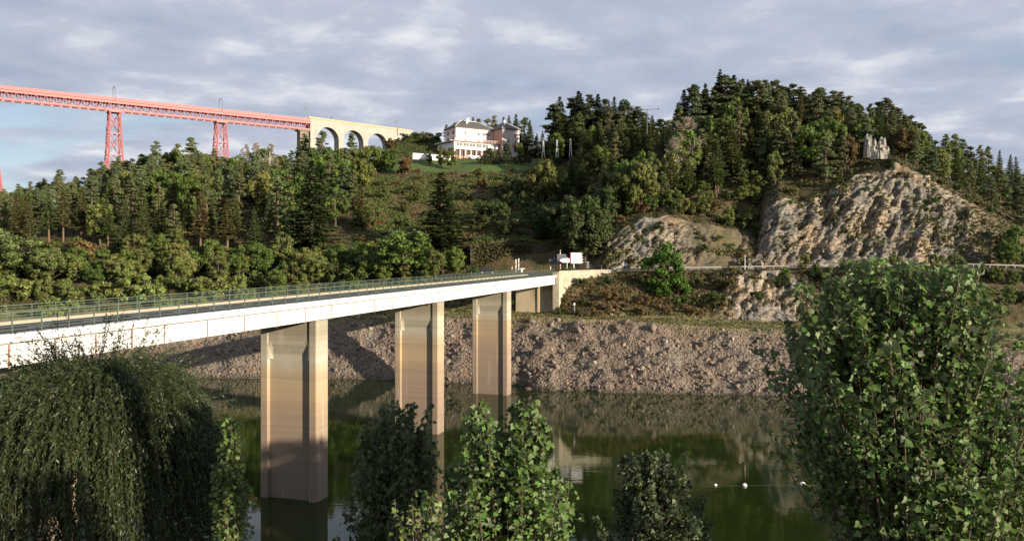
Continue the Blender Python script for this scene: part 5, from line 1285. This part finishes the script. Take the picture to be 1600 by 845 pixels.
# ------------------------------------------------------------------ foreground trees
LEAF = np.array([(0, 0, 0), (-.42, .10, .05), (-.52, .42, .10), (-.24, .62, .03), (0, 1.05, 0), (.24, .62, .03), (.52, .42, .10), (.42, .10, .05)])
LF = np.array([(0, 4, 3, 2, 1), (0, 7, 6, 5, 4)])
def leaves_mesh(name, pos, up_bias, size, seed, mat, out_dir=None):
    r = np.random.default_rng(seed); n = len(pos)
    d = unit(r.normal(size=(n, 3))*np.array([1, 1, .6])+np.array([0, 0, -.55])+(out_dir*.6 if out_dir is not None else 0))    # tip direction: hanging
    nr_ = unit(np.cross(d, rand_unit(n, r))); nr_ = np.where((nr_[:, 2:3] < 0), -nr_, nr_)
    nr_ = unit(nr_+np.array([.25, -.35, .25])*up_bias); nr_ = unit(nr_-d*np.sum(nr_*d, -1, keepdims=True)); x = np.cross(d, nr_)
    s_ = r.uniform(size[0], size[1], n)
    fold = r.uniform(.4, 2.2, n)
    V = (LEAF[None, :, 0:1]*x[:, None]+LEAF[None, :, 1:2]*d[:, None]+LEAF[None, :, 2:3]*fold[:, None, None]*nr_[:, None])*s_[:, None, None]+pos[:, None]
    Fc = (LF[None]+np.arange(n)[:, None, None]*8).reshape(-1, 5)
    return mesh_np(name, V.reshape(-1, 3), Fc, mat)
def poplar(px, Y, apex_y, outline, base_z, n_tw, size, seed, lab, color, depth=.85, extra_z=4.0, leafden=1.0):
    """outline: (photo y, half-width px left, half-width px right) from apex down"""
    r = np.random.default_rng(seed); X0 = (px-800)/F*Y; e = empty('poplar_tree', (X0, Y, base_z)); tag(e, lab, 'tree')
    ol = np.array(outline, float); zt = Zpy(apex_y, Y)
    zz = CZ+(395-ol[:, 0])/F*Y; wl_ = ol[:, 1]/F*Y; wr_ = ol[:, 2]/F*Y
    wl_ = wl_*1.22; wr_ = wr_*1.22
    zz = np.append(zz, [zz[-1]-extra_z*.5, zz[-1]-extra_z]); wl_ = np.append(wl_, [wl_[-1], wl_[-1]*.35]); wr_ = np.append(wr_, [wr_[-1], wr_[-1]*.35])
    o_ = np.argsort(zz)
    pos = []; od_ = []; limbs = []; stems = []
    # leading stems, one per bump of the outline
    for i in range(max(5, n_tw//55)):
        zf = r.uniform(.25, 1.0); z = zz.min()+(zt-zz.min())*zf; a = r.uniform(0, 6.28)
        stems.append(a)
    zz_lo = zz.min()
    for i in range(n_tw):
        # a leader: a nearly upright shoot under the outline
        a = r.uniform(0, 6.283); q = r.uniform(0, 1)**.4
        zf = r.uniform(0, 1)**.75; ztip = zz_lo+.5+(zt-zz_lo-.5)*zf
        wl1 = np.interp(ztip-.12, zz[o_], wl_[o_]); wr1 = np.interp(ztip-.12, zz[o_], wr_[o_]); wv = (wr1 if math.cos(a) > 0 else wl1); wy = (wl1+wr1)/2*depth
        if i < 3: q *= .3; ztip = zt-.05*i
        q = max(q, .45 if zf < .8 else 0)*(.86+.2*math.sin(a*4+ztip*3+seed))*(1.18 if r.random() < .1 else 1)
        tip = np.array([wv*math.cos(a)*q, wy*math.sin(a)*q, ztip-base_z]); Ls = r.uniform(.7, 1.5)
        lean = np.array([tip[0]*.38, tip[1]*.38, 0])*min(1.0, Ls); root = tip-lean-np.array([0, 0, Ls])
        rad = r.uniform(.06, .18)*(1 if zf < .9 else .7); m_n = int(Ls*r.uniform(48, 75)*leafden)
        t = r.uniform(0, 1, m_n)**.8; an = r.uniform(0, 6.283, m_n); rr2 = rad*np.minimum(1, (1.03-t)*3.2)*r.uniform(.3, 1.25, m_n)
        P_ = root+(tip-root)*t[:, None]; side = np.stack([np.cos(an), np.sin(an), 0*an], -1)
        pos.append(P_+side*rr2[:, None]); od_.append(side)
        limbs.append((tuple(root), tuple(tip), .010, .003))
        limbs.append(((root[0]*.15, root[1]*.15, root[2]-.5-.4*math.hypot(root[0], root[1])), tuple(root), .022, .010))
    pos = np.concatenate(pos); od_ = np.concatenate(od_)
    o = link('crown', leaves_mesh('crown', pos, .5, size, seed, M_popl, od_), e); o.color = (*color, 1)
    hz = zt-base_z
    link('trunk', trunk_mesh('trunk', [((0, 0, -1), .16), ((.05, 0, hz*.4), .11), ((0, .03, hz*.75), .06), ((0, 0, hz*.97), .012)], M_bark, limbs), e)
    print('poplar leaves', len(pos)); return e
GRN = (.075, .125, .026)
poplar(1425, 8.2, 400, [(400, 30, 50), (420, 100, 75), (450, 150, 100), (500, 182, 130), (560, 200, 160), (640, 202, 195), (690, 160, 215), (730, 95, 230), (790, 70, 235), (845, 90, 240)], 18.4, 1250, (.035, .085), 3,
       'large poplar with pale lit leaves filling the lower right corner', GRN, .8)
poplar(805, 7.7, 622, [(622, 25, 12), (645, 70, 40), (700, 95, 62), (760, 110, 95), (845, 150, 125)], 18.6, 300, (.035, .07), 5,
       'sunlit leafy poplar top rising in the bottom centre of the picture', GRN, .85, 4.0, 1.35)
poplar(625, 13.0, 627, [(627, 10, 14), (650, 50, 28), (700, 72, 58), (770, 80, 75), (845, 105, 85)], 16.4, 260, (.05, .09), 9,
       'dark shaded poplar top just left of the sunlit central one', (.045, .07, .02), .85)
poplar(655, 7.2, 770, [(770, 10, 14), (800, 40, 35), (845, 70, 70)], 18.8, 60, (.035, .06), 12,
       'small light green sapling tip low between the two central poplars', (.10, .13, .035), .8)
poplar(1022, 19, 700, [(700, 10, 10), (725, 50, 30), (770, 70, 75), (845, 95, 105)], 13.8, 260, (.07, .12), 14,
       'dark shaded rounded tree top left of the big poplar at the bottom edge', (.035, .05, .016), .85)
poplar(362, 13.4, 648, [(648, 4, 6), (670, 14, 10), (710, 20, 14), (750, 22, 24), (800, 22, 20), (845, 22, 6)], 16.2, 90, (.05, .09), 15,
       'narrow sunlit poplar branch showing at the right side of the willow', (.10, .145, .035), .6)
# weeping willow
def willow(px, Y, lab):
    r = np.random.default_rng(4); X0 = (px-800)/F*Y; bz = nz(X0, Y)-.2; e = empty('willow_tree', (X0, Y, bz)); tag(e, lab, 'tree')
    top = Zpy(566, Y)-bz; Rw = 148/F*Y
    C = []; A = []; Bq = []; limbs = []
    def strand(p0, d0, Ln, grav, n_leaf, ls):
        k = max(6, int(Ln/.12)); p = np.array(p0, float); d = unit(np.array(d0, float)); pts = [p.copy()]
        for i in range(k):
            d = unit(d+np.array([0, 0, -grav])+r.normal(size=3)*.05); p = p+d*Ln/k; pts.append(p.copy())
        pts = np.array(pts)
        t = r.uniform(0, k, n_leaf); i0 = np.minimum(t.astype(int), k-1); f = (t-i0)[:, None]
        c = pts[i0]*(1-f)+pts[i0+1]*f; dd = unit(pts[i0+1]-pts[i0])
        ld = unit(dd*.9+rand_unit(n_leaf, r)*.75+np.array([0, 0, -.25])); ln = r.uniform(*ls, n_leaf)*.5
        b2 = unit(np.cross(ld, rand_unit(n_leaf, r)))
        C.append(c+ld*ln[:, None]); A.append(ld*ln[:, None]); Bq.append(b2*(ln*.27)[:, None])
        for j in range(0, k, 4): limbs.append((tuple(pts[j]), tuple(pts[min(k, j+4)]), .0035, .002))
    Hd = top*.9
    for i in range(5200):
        a = r.uniform(0, 6.283); el = math.asin(r.uniform(-.1, 1)); q = r.uniform(.4, 1)**.5*(1+.13*math.sin(a*5+el*4)+.08*math.sin(a*13+el*9))
        rad = Rw*math.cos(max(el, 0))**.8*q; z0 = top-.25-Rw*1.3*(1-math.sin(max(el, -.1)))*1.05
        if el < 0.25: z0 -= r.uniform(0, 2.5)
        d = (math.cos(a)*.45, math.sin(a)*.45, .35+.5*math.sin(el))
        strand((rad*math.cos(a), rad*math.sin(a)*.95, z0*1.0), d, r.uniform(.9, 2.4), .28, int(r.uniform(46, 78)), (.05, .10))
    for i in range(800):   # upright and arching sprays above the dome
        a = r.uniform(0, 6.283); rr_ = Rw*math.sqrt(r.uniform(0, 1))*.98; si = math.sqrt(1-(rr_/Rw)**2)
        strand((rr_*math.cos(a), rr_*math.sin(a)*.9, top-.3-Rw*1.3*(1-si)), (math.cos(a)*.9*rr_/Rw, math.sin(a)*.9*rr_/Rw, 1.1), r.uniform(.5, 1.5), .11, int(r.uniform(18, 32)), (.05, .10))
    V, Fc = quads_from(np.concatenate(C), np.concatenate(A), np.concatenate(Bq))
    o = link('crown', mesh_np('crown', V, Fc, M_will), e); o.color = (.048, .068, .022, 1)
    for i in range(14):
        a = i*.45*6.28/2; q = (Rw*.6*math.cos(a), Rw*.55*math.sin(a), top-1.0); limbs.append(((0, 0, top*.45), q, .08, .03))
    link('trunk', trunk_mesh('trunk', [((0, 0, -1), .3), ((.1, 0, top*.3), .24), ((0, .1, top*.6), .16), ((.05, 0, top*.95), .03)], M_wbark, limbs), e)
willow(145, 15.5, 'dense dark weeping willow filling the lower left corner below the bridge')
# trees standing on the near bank to the right, outside the picture: they shade the lower pier and the water
for i, (x, y, h) in enumerate(((44, 34, 15), (50, 30, 16), (56, 35, 17), (62, 30, 18), (68, 24, 18), (58, 22, 16), (74, 30, 19), (25, 8, 11), (30, 5, 12), (36, 26, 12))):
    tree('b', 0, y, h=h, X=x, z=nz(x, y)+2.0, wid=1.2 if x > 20 else .55, label='leafy tree on the near bank, %s of the grove at the right' % ordn(i+1), group='near bank trees')
cr, tk, h0 = PROTO['b'][2]  # added unseen tree, crown raised so that it shades the willow
V = np.empty(len(cr.vertices)*3, dtype=np.float32); cr.vertices.foreach_get('co', V); V = V.reshape(-1, 3)*np.array([.95, .95, .8])+np.array([0, 0, 7.9])
Fq = np.arange(len(V)).reshape(-1, 4); e = empty('broadleaf_tree', (9.4, 2.4, 20.6)); tag(e, 'added high-crowned shade tree on a bare trunk, unseen right beside the viewpoint', 'tree')
o = link('crown', mesh_np('crown', V, Fq, M_leaf), e); o.color = (.08, .11, .03, 1)
link('trunk', trunk_mesh('trunk', [((0, 0, -1), .3), ((.1, 0, 5), .24), ((0, .1, 9), .18), ((.05, 0, 15.5), .05)], M_bark, [((0, 0, 8.5), (2, 1, 12), .1, .04), ((0, 0, 9), (-2, .6, 13), .1, .04), ((0, 0, 9), (.3, -2, 12.5), .1, .04)]), e)
